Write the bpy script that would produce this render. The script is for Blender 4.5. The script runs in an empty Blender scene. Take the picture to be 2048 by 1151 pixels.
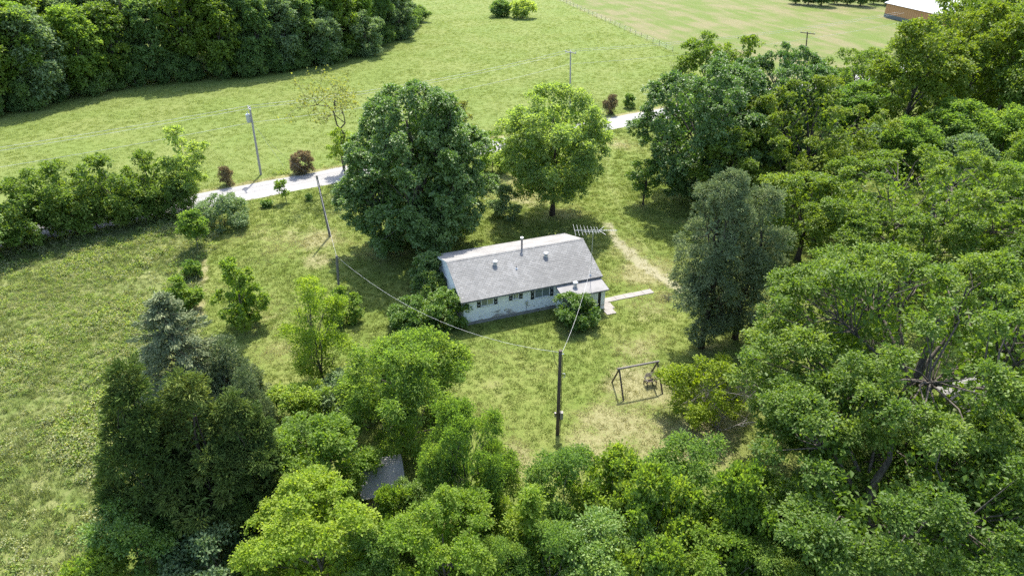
import bpy, bmesh, math, random
import numpy as np
from mathutils import Vector, Matrix

R = math.radians
scene = bpy.context.scene
COL = scene.collection

# ------------------------------------------------------------------ camera
CAM_H, PITCH, FPX = 32.0, 30.0, 1365.0        # metres, degrees below the horizon, focal length in px of a 2048 px wide frame
cam_d = bpy.data.cameras.new('camera')
cam = bpy.data.objects.new('camera', cam_d)
COL.objects.link(cam)
cam.location = (0, 0, CAM_H)
cam.rotation_euler = (R(90 - PITCH), 0, 0)
cam_d.sensor_fit = 'HORIZONTAL'
cam_d.sensor_width = 36.0
cam_d.lens = 36.0 * FPX / 2048.0
cam_d.clip_end = 6000.0
scene.camera = cam

# ------------------------------------------------------------------ world and sun
SUN_EL, SUN_AZ = 57.0, 3.0                    # azimuth measured from +Y towards +X
world = bpy.data.worlds.new('World')
scene.world = world
world.use_nodes = True
wn = world.node_tree
wn.nodes.clear()
sky = wn.nodes.new('ShaderNodeTexSky')
sky.sky_type = 'NISHITA'
sky.sun_disc = False
sky.sun_elevation = R(SUN_EL)
sky.sun_rotation = R(SUN_AZ)
sky.altitude = 300
sky.air_density = 1.0
sky.dust_density = 2.5
bg = wn.nodes.new('ShaderNodeBackground')
bg.inputs['Strength'].default_value = 0.15
wo = wn.nodes.new('ShaderNodeOutputWorld')
wn.links.new(sky.outputs[0], bg.inputs[0])
wn.links.new(bg.outputs[0], wo.inputs[0])

sun_d = bpy.data.lights.new('sun', 'SUN')
sun_d.energy = 3.05
sun_d.angle = R(0.5)
sun_d.color = (1.0, 0.955, 0.88)
sun = bpy.data.objects.new('sun', sun_d)
COL.objects.link(sun)
sd = Vector((math.sin(R(SUN_AZ)) * math.cos(R(SUN_EL)), math.cos(R(SUN_AZ)) * math.cos(R(SUN_EL)), math.sin(R(SUN_EL))))
sun.rotation_euler = sd.to_track_quat('Z', 'Y').to_euler()
sun.location = (0, 0, 80)

vs = scene.view_settings
vs.view_transform = 'Standard'
vs.look = 'None'
vs.exposure = 1.62
vs.gamma = 1.0
vs.use_curve_mapping = False
cy = scene.cycles
cy.use_denoising = False
cy.max_bounces = 8
cy.diffuse_bounces = 4
cy.glossy_bounces = 2
cy.transmission_bounces = 4
cy.transparent_max_bounces = 4
cy.caustics_reflective = False
cy.caustics_refractive = False

# ------------------------------------------------------------------ survey helpers
_c, _s = math.cos(R(PITCH)), math.sin(R(PITCH))


def at(px, py, z=0.0):
    """surveyed position: the point at height z that lies on the sight line of a photo pixel"""
    a, b = (px - 1024) / FPX, (575.5 - py) / FPX
    d = np.array([a, _c + b * _s, -_s + b * _c])
    t = (z - CAM_H) / d[2]
    return np.array([0, 0, CAM_H]) + d * t


def top_z(Y, ty):
    b = (575.5 - ty) / FPX
    return CAM_H + (-_s + b * _c) * Y / (_c + b * _s)


def m_per_px(Y, z=0.0):
    return (Y * _c + (CAM_H - z) * _s) / FPX


# ------------------------------------------------------------------ object helpers
def tag(o, label=None, cat=None, group=None, kind=None):
    if label: o['label'] = label
    if cat: o['category'] = cat
    if group: o['group'] = group
    if kind: o['kind'] = kind
    return o


def empty(name, loc, rz=0.0):
    o = bpy.data.objects.new(name, None)
    o.empty_display_size = 0.3
    o.location = loc
    o.rotation_euler = (0, 0, rz)
    COL.objects.link(o)
    return o


def link_mesh(name, me, parent=None, loc=None, rot=None, scale=None):
    o = bpy.data.objects.new(name, me)
    COL.objects.link(o)
    if parent is not None: o.parent = parent
    if loc is not None: o.location = loc
    if rot is not None: o.rotation_euler = rot
    if scale is not None: o.scale = scale
    return o


class MB:
    """collects polygons; build() links them as one mesh object"""

    def __init__(self):
        self.v, self.f = [], []

    def quad(self, *pts):
        n = len(self.v)
        self.v += [tuple(p) for p in pts]
        self.f.append(tuple(range(n, n + len(pts))))
        return self

    def box(self, x0, x1, y0, y1, z0, z1, M=None):
        n = len(self.v)
        P = [(x0, y0, z0), (x1, y0, z0), (x1, y1, z0), (x0, y1, z0), (x0, y0, z1), (x1, y0, z1), (x1, y1, z1), (x0, y1, z1)]
        if M is not None: P = [tuple(M @ Vector(p)) for p in P]
        self.v += P
        for q in ((3, 2, 1, 0), (4, 5, 6, 7), (0, 1, 5, 4), (1, 2, 6, 5), (2, 3, 7, 6), (3, 0, 4, 7)):
            self.f.append(tuple(n + k for k in q))
        return self

    def tube(self, pts, rad, sides=8, cap=True):
        pts = [Vector(p) for p in pts]
        if not hasattr(rad, '__len__'): rad = [rad] * len(pts)
        n0 = len(self.v)
        ref = None
        for i, p in enumerate(pts):
            d = (pts[min(i + 1, len(pts) - 1)] - pts[max(i - 1, 0)])
            d = d.normalized() if d.length > 1e-9 else Vector((0, 0, 1))
            if ref is None: ref = d.orthogonal().normalized()
            u = (ref - d * ref.dot(d))
            u = u.normalized() if u.length > 1e-6 else d.orthogonal().normalized()
            ref = u
            w = d.cross(u)
            for k in range(sides):
                a = 2 * math.pi * k / sides
                self.v.append(tuple(p + (u * math.cos(a) + w * math.sin(a)) * rad[i]))
        for i in range(len(pts) - 1):
            for k in range(sides):
                a, b = n0 + i * sides + k, n0 + i * sides + (k + 1) % sides
                self.f.append((a, b, b + sides, a + sides))
        if cap:
            self.f.append(tuple(n0 + k for k in range(sides))[::-1])
            self.f.append(tuple(n0 + (len(pts) - 1) * sides + k for k in range(sides)))
        return self

    def mesh(self, name, mat, smooth=False):
        me = bpy.data.meshes.new(name)
        me.from_pydata(self.v, [], self.f)
        if mat: me.materials.append(mat)
        if smooth:
            me.polygons.foreach_set('use_smooth', [True] * len(me.polygons))
        me.update()
        return me

    def build(self, name, mat, parent=None, smooth=False, **k):
        return link_mesh(name, self.mesh(name, mat, smooth), parent, **k)


# ------------------------------------------------------------------ materials
def new_mat(name):
    m = bpy.data.materials.new(name)
    m.use_nodes = True
    nt = m.node_tree
    nt.nodes.clear()
    out = nt.nodes.new('ShaderNodeOutputMaterial')
    return m, nt, out


class NT:
    """short-hand for node building"""

    def __init__(self, nt):
        self.nt = nt

    def n(self, kind, **kw):
        nd = self.nt.nodes.new(kind)
        for k, v in kw.items(): setattr(nd, k, v)
        return nd

    def link(self, a, b):
        self.nt.links.new(a, b)

    def val(self, sock, v):
        if hasattr(v, 'is_linked') or isinstance(v, bpy.types.NodeSocket):
            self.nt.links.new(v, sock)
        else:
            sock.default_value = v

    def noise(self, vec, scale, detail=4.0, rough=0.6, dist=0.0):
        t = self.n('ShaderNodeTexNoise')
        if vec is not None: self.link(vec, t.inputs['Vector'])
        t.inputs['Scale'].default_value = scale
        t.inputs['Detail'].default_value = detail
        t.inputs['Roughness'].default_value = rough
        t.inputs['Distortion'].default_value = dist
        return t.outputs['Fac']

    def ramp(self, fac, lo, hi, a=0.0, b=1.0):
        t = self.n('ShaderNodeMapRange', interpolation_type='SMOOTHSTEP')
        self.link(fac, t.inputs['Value'])
        t.inputs['From Min'].default_value = lo
        t.inputs['From Max'].default_value = hi
        t.inputs['To Min'].default_value = a
        t.inputs['To Max'].default_value = b
        return t.outputs['Result']

    def math(self, op, a, b=None, clamp=False):
        t = self.n('ShaderNodeMath', operation=op, use_clamp=clamp)
        self.val(t.inputs[0], a)
        if b is not None: self.val(t.inputs[1], b)
        return t.outputs[0]

    def mix(self, fac, a, b, blend='MIX'):
        t = self.n('ShaderNodeMix', data_type='RGBA', blend_type=blend)
        self.val(t.inputs['Factor'], fac)
        for s, v in ((t.inputs['A'], a), (t.inputs['B'], b)): pass
        ia = [i for i in t.inputs if i.name == 'A' and i.type == 'RGBA'][0]
        ib = [i for i in t.inputs if i.name == 'B' and i.type == 'RGBA'][0]
        for s, v in ((ia, a), (ib, b)):
            if isinstance(v, tuple): s.default_value = (*v[:3], 1.0)
            else: self.link(v, s)
        return [o for o in t.outputs if o.type == 'RGBA'][0]

    def attr(self, name, kind='GEOMETRY'):
        t = self.n('ShaderNodeAttribute', attribute_name=name, attribute_type=kind)
        return t.outputs['Fac']

    def bump(self, h, strength, distance):
        t = self.n('ShaderNodeBump')
        self.link(h, t.inputs['Height'])
        t.inputs['Strength'].default_value = strength
        t.inputs['Distance'].default_value = distance
        return t.outputs['Normal']

    def principled(self, col, rough=0.8, spec=0.3, normal=None, metal=0.0):
        p = self.n('ShaderNodeBsdfPrincipled')
        if isinstance(col, tuple): p.inputs['Base Color'].default_value = (*col[:3], 1)
        else: self.link(col, p.inputs['Base Color'])
        self.val(p.inputs['Roughness'], rough)
        p.inputs['Specular IOR Level'].default_value = spec
        p.inputs['Metallic'].default_value = metal
        if normal is not None: self.link(normal, p.inputs['Normal'])
        return p.outputs[0]


LEAF_K = 1.62


def leaf_mat(name, a, b, c, gloss=0.42, spec=0.4, trans=0.38, tint=(1.25, 1.25, 0.45)):
    """a..b: leaf colours of single leaves; c: young growth on some clumps"""
    m, nt, out = new_mat(name)
    N = NT(nt)
    a, b, c = [tuple(x * LEAF_K * k for x, k in zip(q, (1.08, 1.0, .92))) for q in (a, b, c)]
    spec *= .8
    gloss += .10
    trans = min(.6, trans * 1.35)
    r = N.attr('rnd')
    cr = N.attr('clump')
    col = N.mix(r, a, b)
    col = N.mix(N.ramp(cr, 0.45, 1.0, 0.0, 0.8), col, c)
    oi = N.n('ShaderNodeObjectInfo')
    hs = N.n('ShaderNodeHueSaturation')
    N.link(col, hs.inputs['Color'])
    N.link(N.math('ADD', N.math('MULTIPLY', oi.outputs['Random'], 0.30), 0.85), hs.inputs['Value'])
    N.link(N.math('ADD', N.math('MULTIPLY', oi.outputs['Random'], -0.02), 0.51), hs.inputs['Hue'])
    col = hs.outputs[0]
    p = N.principled(col, gloss, spec)
    t = N.n('ShaderNodeBsdfTranslucent')
    N.link(N.mix(1.0, col, tint, 'MULTIPLY'), t.inputs['Color'])
    mx = N.n('ShaderNodeMixShader')
    mx.inputs[0].default_value = trans
    N.link(p, mx.inputs[1])
    N.link(t.outputs[0], mx.inputs[2])
    N.link(mx.outputs[0], out.inputs[0])
    return m


def bark_mat(name, a, b):
    m, nt, out = new_mat(name)
    N = NT(nt)
    tc = N.n('ShaderNodeTexCoord')
    mp = N.n('ShaderNodeMapping')
    mp.inputs['Scale'].default_value = (6, 6, 1.2)
    N.link(tc.outputs['Object'], mp.inputs[0])
    n1 = N.noise(mp.outputs[0], 2.0, 6, 0.7)
    col = N.mix(N.ramp(n1, 0.35, 0.7), a, b)
    N.link(N.principled(col, 0.9, 0.2, N.bump(n1, 0.7, 0.05)), out.inputs[0])
    return m


def plain_mat(name, a, b=None, scale=3.0, rough=0.7, spec=0.3, metal=0.0, bump=0.0, stretch=(1, 1, 1), lo=0.35, hi=0.7):
    m, nt, out = new_mat(name)
    N = NT(nt)
    tc = N.n('ShaderNodeTexCoord')
    mp = N.n('ShaderNodeMapping')
    mp.inputs['Scale'].default_value = stretch
    N.link(tc.outputs['Object'], mp.inputs[0])
    n1 = N.noise(mp.outputs[0], scale, 6, 0.65)
    col = N.mix(N.ramp(n1, lo, hi), a, b or tuple(x * 0.8 for x in a))
    nm = N.bump(n1, bump, 0.02) if bump else None
    N.link(N.principled(col, rough, spec, nm, metal), out.inputs[0])
    return m


M = {}
M['maple'] = leaf_mat('maple_leaf', (.050, .098, .025), (.088, .148, .043), (.112, .175, .056), .42, .75, .24, (1.2, 1.4, .5))
M['plane'] = leaf_mat('plane_leaf', (.145, .220, .066), (.205, .280, .098), (.225, .29, .105), .5, .4, .45)
M['oak'] = leaf_mat('oak_leaf', (.056, .104, .016), (.098, .162, .028), (.135, .195, .034), .42, .45, .36)
M['oak_yellow'] = leaf_mat('oak_leaf_warm', (.062, .105, .014), (.105, .160, .020), (.135, .18, .024), .45, .4, .32)
M['forest'] = leaf_mat('wood_leaf', (.060, .115, .036), (.105, .175, .058), (.14, .21, .075), .5, .3, .36)
M['grey_leaf'] = leaf_mat('grey_green_leaf', (.070, .12, .055), (.12, .175, .085), (.13, .19, .085), .5, .35, .30, (1.1, 1.2, .6))
M['bright'] = leaf_mat('bright_leaf', (.080, .145, .022), (.128, .202, .036), (.165, .23, .042), .45, .35, .40)
M['lime'] = leaf_mat('lime_leaf', (.090, .160, .018), (.145, .220, .032), (.17, .235, .038), .45, .35, .42)
M['row_leaf'] = leaf_mat('roadside_leaf', (.062, .112, .020), (.105, .165, .034), (.14, .195, .042), .48, .35, .36)
M['lime_young'] = leaf_mat('young_lime_leaf', (.125, .185, .018), (.19, .25, .03), (.21, .26, .035), .45, .35, .42)
M['frond'] = leaf_mat('frond_leaf', (.068, .130, .026), (.108, .185, .042), (.145, .21, .05), .5, .3, .42)
M['shrub'] = leaf_mat('shrub_leaf', (.052, .110, .020), (.090, .160, .030), (.125, .195, .036), .35, .5, .28)
M['cedar_blue'] = leaf_mat('blue_cedar_leaf', (.082, .110, .058), (.138, .172, .094), (.16, .192, .105), .6, .2, .15, (1, 1.1, .8))
M['cedar'] = leaf_mat('cedar_leaf', (.045, .080, .020), (.080, .122, .032), (.130, .168, .048), .6, .2, .2, (1.1, 1.1, .5))
M['juniper'] = leaf_mat('juniper_leaf', (.066, .098, .048), (.115, .155, .080), (.15, .19, .10), .6, .2, .18, (1, 1.1, .7))
M['brown_bush'] = leaf_mat('brown_bush_leaf', (.15, .135, .085), (.23, .205, .13), (.17, .17, .08), .8, .1, .2, (1, .9, .7))
M['spring'] = leaf_mat('spring_leaf', (.085, .11, .035), (.125, .15, .055), (.14, .155, .06), .5, .3, .4)
M['bark'] = bark_mat('bark', (.060, .050, .040), (.17, .15, .12))
M['bark_pale'] = bark_mat('pale_bark', (.16, .14, .12), (.36, .33, .29))
M['bark_dark'] = bark_mat('dark_bark', (.035, .028, .022), (.10, .080, .062))

# ------------------------------------------------------------------ ground cover survey (world metres)
ROAD_K, ROAD_B, ROAD_W = 0.598, 98.75, 5.3      # centre line y = K x + B
ROAD_N = math.hypot(1, ROAD_K)


def road_d(x, y):
    """signed distance from the road's centre line, positive on the far side"""
    return (y - ROAD_K * x - ROAD_B) / ROAD_N


def poly_sd(x, y, poly):
    """signed distance to a polygon, positive inside"""
    P = np.asarray(poly, float)
    d = np.full(x.shape, 1e9)
    inside = np.zeros(x.shape, bool)
    for i in range(len(P)):
        a, b = P[i], P[(i + 1) % len(P)]
        ex, ey = b - a
        t = np.clip(((x - a[0]) * ex + (y - a[1]) * ey) / (ex * ex + ey * ey + 1e-9), 0, 1)
        d = np.minimum(d, np.hypot(x - a[0] - ex * t, y - a[1] - ey * t))
        c = ((a[1] > y) != (b[1] > y))
        with np.errstate(divide='ignore', invalid='ignore'):
            xi = (b[0] - a[0]) * (y - a[1]) / (b[1] - a[1]) + a[0]
        inside ^= c & (x < xi)
    return np.where(inside, d, -d)


def line_d(x, y, pts):
    d = np.full(x.shape, 1e9)
    for a, b in zip(pts[:-1], pts[1:]):
        ex, ey = b[0] - a[0], b[1] - a[1]
        t = np.clip(((x - a[0]) * ex + (y - a[1]) * ey) / (ex * ex + ey * ey + 1e-9), 0, 1)
        d = np.minimum(d, np.hypot(x - a[0] - ex * t, y - a[1] - ey * t))
    return d


def sstep(v, a, b):
    t = np.clip((v - a) / (b - a), 0, 1)
    return t * t * (3 - 2 * t)


def vnoise(x, y, s, seed=0):
    """cheap value noise 0..1"""
    rs = np.random.RandomState(seed)
    tab = rs.rand(256, 256)
    xx, yy = x / s + 1000, y / s + 1000
    i, j = np.floor(xx).astype(int), np.floor(yy).astype(int)
    u, v = xx - i, yy - j
    u, v = u * u * (3 - 2 * u), v * v * (3 - 2 * v)
    g = lambda a, b: tab[a % 256, b % 256]
    return (g(i, j) * (1 - u) + g(i + 1, j) * u) * (1 - v) + (g(i, j + 1) * (1 - u) + g(i + 1, j + 1) * u) * v


def gp(*pix): return [tuple(at(a, b)[:2]) for a, b in pix]


# meadow: rough grass left of the mown yard
BOUND = gp((452, 428), (408, 520), (398, 600), (392, 660), (400, 740), (330, 900), (235, 1060), (215, 1300))
MEADOW = [(-400, 10)] + [(-400, -160)] + BOUND[:0:-1] + [BOUND[0]] + [(-400, -150)][:0]
MEADOW = BOUND + [(-400, BOUND[-1][1]), (-400, BOUND[0][1])]
# hay meadow beyond the wire fence
FENCE_A, FENCE_B = at(1085, -14)[:2], at(1345, 104)[:2]
HAY = [tuple(FENCE_A), tuple(FENCE_B), tuple(at(1560, 168)[:2]), (300, 190), (700, 900), (20, 900), tuple(FENCE_A)]
TRACK = [gp((1214, 446), (1232, 478), (1268, 516), (1310, 548), (1362, 578)),
         gp((1214, 290), (1216, 350), (1240, 420), (1262, 465), (1320, 520), (1380, 560))]
DRY = [(640, 478, 3.2, .8), (600, 470, 4, .5), (633, 520, 2, .8), (680, 520, 2, .4), (560, 640, 3.5, .4), (575, 700, 3, .4), (1290, 772, 2.2, 1.0),
       (1280, 770, 3.2, .9), (1280, 700, 3, .55), (1230, 850, 3.2, .75), (1180, 900, 2.4, .7), (1390, 880, 3, .9), (1290, 870, 3, .7), (1030, 915, 2.5, .6), (1290, 545, 3, .9),
       (1250, 500, 3, .5), (1050, 395, 4, .7), (1030, 360, 3, .6), (1120, 430, 3, .5), (990, 770, 2.5, .35), (1330, 590, 3, .4),
       (1440, 850, 2, .9), (535, 470, 3, .4), (760, 530, 3, .3), (540, 800, 3, .35), (1300, 620, 3, .5), (1240, 290, 3, .6), (1430, 700, 2.5, .5)]


def cover(x, y):
    """ground cover masks at world x, y"""
    rd = road_d(x, y)
    wob = (vnoise(x, y, 3.0, 1) - .5) * 1.4 + (vnoise(x, y, 1.1, 2) - .5) * .7
    meadow = sstep(poly_sd(x, y, MEADOW) + wob, -.5, .6) * (rd < 0)
    hay = sstep(poly_sd(x, y, HAY) + wob, -.6, .8) * (rd > 0)
    pasture = sstep(rd - ROAD_W / 2 + wob * .3, .2, .9) * (1 - hay)
    lawn = np.clip(1 - meadow - hay - pasture, 0, 1)
    dry = np.zeros(x.shape)
    for a, b, r, k in DRY:
        p = at(a, b)
        dry = np.maximum(dry, k * np.exp(-((x - p[0]) ** 2 + (y - p[1]) ** 2) / (r * r)))
    tr = np.zeros(x.shape)
    for i, t in enumerate(TRACK):
        d = line_d(x, y, t)
        tr = np.maximum(tr, (.9, .42)[i] * (1 - sstep(d + wob * .35, .25, 1.1 + .3 * i)))
    dry = np.maximum(dry, .9 * (1 - sstep(line_d(x, y, BOUND[1:5]) + wob * .3, .15, .7)))
    sh = np.abs(rd) - ROAD_W / 2 + wob * .35
    shoulder = np.where(rd > 0, 1 - sstep(sh, .5, 1.5), .55 * (1 - sstep(sh, .1, .6)))
    dry = np.clip(np.maximum.reduce([dry, .75 * shoulder]), 0, 1)
    return lawn, meadow, hay, pasture, dry, tr


def axis(segs):
    out = []
    for a, b, st in segs: out += list(np.arange(a, b, st))
    return np.array(out)


gx = axis([(-4000, -1000, 500), (-1000, -200, 80), (-200, -70, 4), (-70, 75, .75), (75, 200, 4), (200, 1000, 80), (1000, 4001, 500)])
gy = axis([(-1000, -100, 100), (-100, 12, 8), (12, 135, .75), (135, 300, 3), (300, 1000, 70), (1000, 5001, 500)])
GX, GY = np.meshgrid(gx, gy)
nx, ny = len(gx), len(gy)
gv = np.stack([GX.ravel(), GY.ravel(), np.zeros(GX.size)], 1)
ii = (np.arange(ny - 1)[:, None] * nx + np.arange(nx - 1)[None, :]).ravel()
gf = np.stack([ii, ii + 1, ii + 1 + nx, ii + nx], 1)


def np_mesh(name, V, F, mats=()):
    me = bpy.data.meshes.new(name)
    V = np.asarray(V, np.float32)
    F = np.asarray(F, np.int32)
    k = F.shape[1]
    me.vertices.add(len(V))
    me.vertices.foreach_set('co', V.ravel())
    me.loops.add(F.size)
    me.loops.foreach_set('vertex_index', F.ravel())
    me.polygons.add(len(F))
    me.polygons.foreach_set('loop_start', np.arange(0, F.size, k, dtype=np.int32))
    for m in mats: me.materials.append(m)
    me.update(calc_edges=True)
    return me


def ground_mat():
    m, nt, out = new_mat('grass_ground')
    N = NT(nt)
    geo = N.n('ShaderNodeNewGeometry')
    P = geo.outputs['Position']
    big = N.noise(P, 0.09, 4, 0.55)
    mid = N.noise(P, 0.55, 5, 0.65)
    fine = N.noise(P, 4.5, 5, 0.75)
    vfine = N.noise(P, 14.0, 3, 0.8)
    mp = N.n('ShaderNodeMapping')
    mp.inputs['Rotation'].default_value = (0, 0, -math.atan2(FENCE_A[1] - FENCE_B[1], FENCE_A[0] - FENCE_B[0]))
    N.link(P, mp.inputs[0])
    mpb = N.n('ShaderNodeMapping')
    mpb.inputs['Scale'].default_value = (.035, .22, 1)
    N.link(mp.outputs[0], mpb.inputs[0])
    rows = N.noise(mpb.outputs[0], 1.0, 5, 0.65)
    # lawn
    lawn = N.mix(N.ramp(N.math('ADD', N.math('MULTIPLY', big, .5), N.math('MULTIPLY', mid, .5)), .36, .64), (.175, .225, .048), (.27, .28, .088))
    lawn = N.mix(N.ramp(fine, .40, .70, 0, .75), lawn, (.115, .16, .032))
    lawn = N.mix(N.ramp(vfine, .54, .72, 0, .7), lawn, (.33, .31, .14))
    # meadow
    mead = N.mix(N.ramp(mid, .35, .65), (.16, .20, .055), (.27, .27, .11))
    mead = N.mix(N.ramp(fine, .45, .7, 0, .7), mead, (.10, .13, .035))
    # pasture
    past = N.mix(N.ramp(big, .35, .65), (.195, .238, .066), (.228, .252, .082))
    past = N.mix(N.ramp(mid, .45, .75, 0, .25), past, (.17, .225, .055))
    past = N.mix(N.ramp(fine, .5, .75, 0, .3), past, (.15, .20, .045))
    # hay
    hay = N.mix(N.ramp(N.math('ADD', N.math('MULTIPLY', rows, .55), N.math('MULTIPLY', big, .45)), .42, .60, 0, .95), (.155, .195, .048), (.255, .215, .12))
    hay = N.mix(N.ramp(mid, .5, .75, 0, .4), hay, (.16, .20, .05))
    col = N.mix(N.attr('meadow'), lawn, mead)
    col = N.mix(N.attr('pasture'), col, past)
    col = N.mix(N.attr('hay'), col, hay)
    # dead grass and bare earth
    straw = N.mix(N.ramp(fine, .35, .65), (.42, .36, .22), (.25, .22, .10))
    dry = N.math('ADD', N.attr('dry'), N.math('MULTIPLY', N.math('SUBTRACT', mid, .5), .9))
    dry = N.math('ADD', dry, N.math('MULTIPLY', N.math('SUBTRACT', fine, .5), 1.4))
    col = N.mix(N.ramp(dry, .28, .70, 0, .9), col, straw)
    dirt = N.mix(N.ramp(fine, .3, .7), (.46, .40, .29), (.31, .27, .18))
    tr = N.math('ADD', N.attr('track'), N.math('MULTIPLY', N.math('SUBTRACT', fine, .5), 1.0))
    col = N.mix(N.ramp(tr, .35, .8, 0, .9), col, dirt)
    h = N.math('ADD', N.math('MULTIPLY', fine, .5), N.math('MULTIPLY', vfine, .5))
    col = N.mix(1.0, col, (.675, .725, .64), 'MULTIPLY')
    N.link(N.principled(col, .95, .1, N.bump(h, .8, .12)), out.inputs[0])
    return m


gm = np_mesh('ground', gv, gf, [ground_mat()])
lawn_, mead_, hay_, past_, dry_, tr_ = cover(gv[:, 0], gv[:, 1])
for nm, arr in (('meadow', mead_), ('hay', hay_), ('pasture', past_), ('dry', dry_), ('track', tr_)):
    a = gm.attributes.new(nm, 'FLOAT', 'POINT')
    a.data.foreach_set('value', np.asarray(arr, np.float32))
ground = link_mesh('ground', gm)
tag(ground, kind='structure')

# ------------------------------------------------------------------ road
m, nt, out = new_mat('chip_seal')
N = NT(nt)
geo = N.n('ShaderNodeNewGeometry')
mp = N.n('ShaderNodeMapping')
mp.inputs['Rotation'].default_value = (0, 0, -math.atan(ROAD_K))
N.link(geo.outputs['Position'], mp.inputs[0])
mp2 = N.n('ShaderNodeMapping')
mp2.inputs['Scale'].default_value = (.03, 1.1, 1)
N.link(mp.outputs[0], mp2.inputs[0])
st = N.noise(mp2.outputs[0], 1.2, 3, .5)
sp = N.noise(geo.outputs['Position'], 1.2, 6, .7)
c0 = N.mix(N.ramp(st, .35, .68), (.285, .277, .262), (.235, .228, .215))
c0 = N.mix(N.ramp(sp, .5, .75, 0, .6), c0, (.205, .198, .186))
N.link(N.principled(c0, .85, .2, N.bump(sp, .2, .02)), out.inputs[0])
M['road'] = m
rng = np.random.RandomState(5)
mb = MB()
ts = np.arange(-160, 330, 1.5)
ux, uy = 1 / ROAD_N, ROAD_K / ROAD_N
w1 = vnoise(ts, ts * 0, 2.2, 11) * .35
w2 = vnoise(ts, ts * 0 + 50, 2.2, 12) * .35
rowv = []
for t, a, b in zip(ts, w1, w2):
    cx, cy_ = t * ux, ROAD_B + t * uy
    r0, r1 = ROAD_W / 2 - .2 + a, ROAD_W / 2 - .2 + b
    rowv.append([(cx + uy * r0, cy_ - ux * r0, .008), (cx + uy * r0 * .5, cy_ - ux * r0 * .5, .045), (cx, cy_, .06),
                 (cx - uy * r1 * .5, cy_ + ux * r1 * .5, .045), (cx - uy * r1, cy_ + ux * r1, .008)])
for i in range(len(rowv) - 1):
    for k in range(4): mb.quad(rowv[i][k], rowv[i + 1][k], rowv[i + 1][k + 1], rowv[i][k + 1])
road = mb.build('road', M['road'])
tag(road, kind='structure')

# ------------------------------------------------------------------ house
U = np.array([math.cos(.36), math.sin(.36)])
V = np.array([-U[1], U[0]])
HO = np.array([-4.22, 48.41])
L_, W_, ZE, ZR, ZB, VR = 13.14, 8.32, 2.6, 4.36, 3.1, 4.24
house = empty('house', (HO[0], HO[1], 0), .36)
tag(house, 'small white clapboard house with peeling paint and grey shingle roof', 'house')


def siding_mat():
    m, nt, out = new_mat('white_clapboard_paint')
    N = NT(nt)
    tc = N.n('ShaderNodeTexCoord')
    mp = N.n('ShaderNodeMapping')
    mp.inputs['Scale'].default_value = (1.0, 1.0, 3.2)
    N.link(tc.outputs['Object'], mp.inputs[0])
    n1 = N.noise(mp.outputs[0], 1.1, 8, .72, .4)
    n2 = N.noise(tc.outputs['Object'], .5, 4, .6)
    sx = N.n('ShaderNodeSeparateXYZ')
    N.link(tc.outputs['Object'], sx.inputs[0])
    low = N.ramp(sx.outputs['Z'], .2, 1.5, .13, -.02)        # splash-back wear along the bottom boards
    k = N.math('ADD', N.math('ADD', n1, low), N.math('MULTIPLY', N.math('SUBTRACT', n2, .5), .25))
    col = N.mix(N.ramp(n2, .3, .7), (.86, .86, .83), (.80, .80, .77))
    col = N.mix(N.ramp(k, .635, .675), col, (.36, .33, .30))
    N.link(N.principled(col, .6, .3), out.inputs[0])
    return m


def shingle_mat():
    m, nt, out = new_mat('grey_shingle')
    N = NT(nt)
    tc = N.n('ShaderNodeTexCoord')
    P = tc.outputs['Object']
    br = N.n('ShaderNodeTexBrick')
    br.offset = .5
    N.link(P, br.inputs['Vector'])
    br.inputs['Color1'].default_value = (.185, .182, .168, 1)
    br.inputs['Color2'].default_value = (.255, .251, .234, 1)
    br.inputs['Mortar'].default_value = (.085, .085, .085, 1)
    br.inputs['Scale'].default_value = 1.0
    br.inputs['Brick Width'].default_value = .32
    br.inputs['Row Height'].default_value = .192
    br.inputs['Mortar Size'].default_value = .011
    br.inputs['Bias'].default_value = .1
    n1 = N.noise(P, .45, 4, .6)
    mp = N.n('ShaderNodeMapping')
    mp.inputs['Scale'].default_value = (1.2, .12, 1)
    N.link(P, mp.inputs[0])
    n2 = N.noise(mp.outputs[0], 1.0, 4, .6)
    n3 = N.noise(P, 9, 4, .7)
    col = N.mix(N.ramp(n1, .35, .7, 0, .45), br.outputs['Color'], (.135, .133, .125))
    col = N.mix(N.ramp(n2, .55, .75, 0, .55), col, (.29, .287, .275))
    col = N.mix(N.ramp(n3, .5, .8, 0, .35), col, (.27, .267, .255))
    N.link(N.principled(col, .9, .25, N.bump(n3, .3, .01)), out.inputs[0])
    return m


M['siding'] = siding_mat()
M['shingle'] = shingle_mat()
M['trim'] = plain_mat('white_trim', (.72, .74, .74), (.58, .58, .56), 4, .6)
M['dark_trim'] = plain_mat('weathered_fascia', (.16, .15, .14), (.30, .29, .28), 3, .8)
M['foundation'] = plain_mat('concrete_block', (.30, .285, .26), (.20, .19, .175), 2.5, .9, bump=.3)
M['shutter'] = plain_mat('dark_shutter', (.018, .022, .024), (.03, .034, .036), 5, .6)
M['concrete'] = plain_mat('concrete', (.28, .26, .235), (.22, .205, .18), 1.6, .9, bump=.2)
M['rolled'] = plain_mat('rolled_roofing', (.26, .252, .238), (.20, .194, .182), .9, .9, bump=.1)
M['galv'] = plain_mat('galvanised_metal', (.55, .56, .57), (.44, .45, .46), 5, .42, .5, .55)
M['rust'] = plain_mat('rusted_pipe', (.22, .17, .14), (.34, .31, .29), 6, .7)
M['alu'] = plain_mat('aluminium_tube', (.50, .50, .49), (.42, .42, .41), 5, .45, .5, .2)
M['wood_grey'] = plain_mat('weathered_pole_wood', (.22, .20, .175), (.12, .105, .09), 2, .9, bump=.5, stretch=(8, 8, .6))
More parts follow.
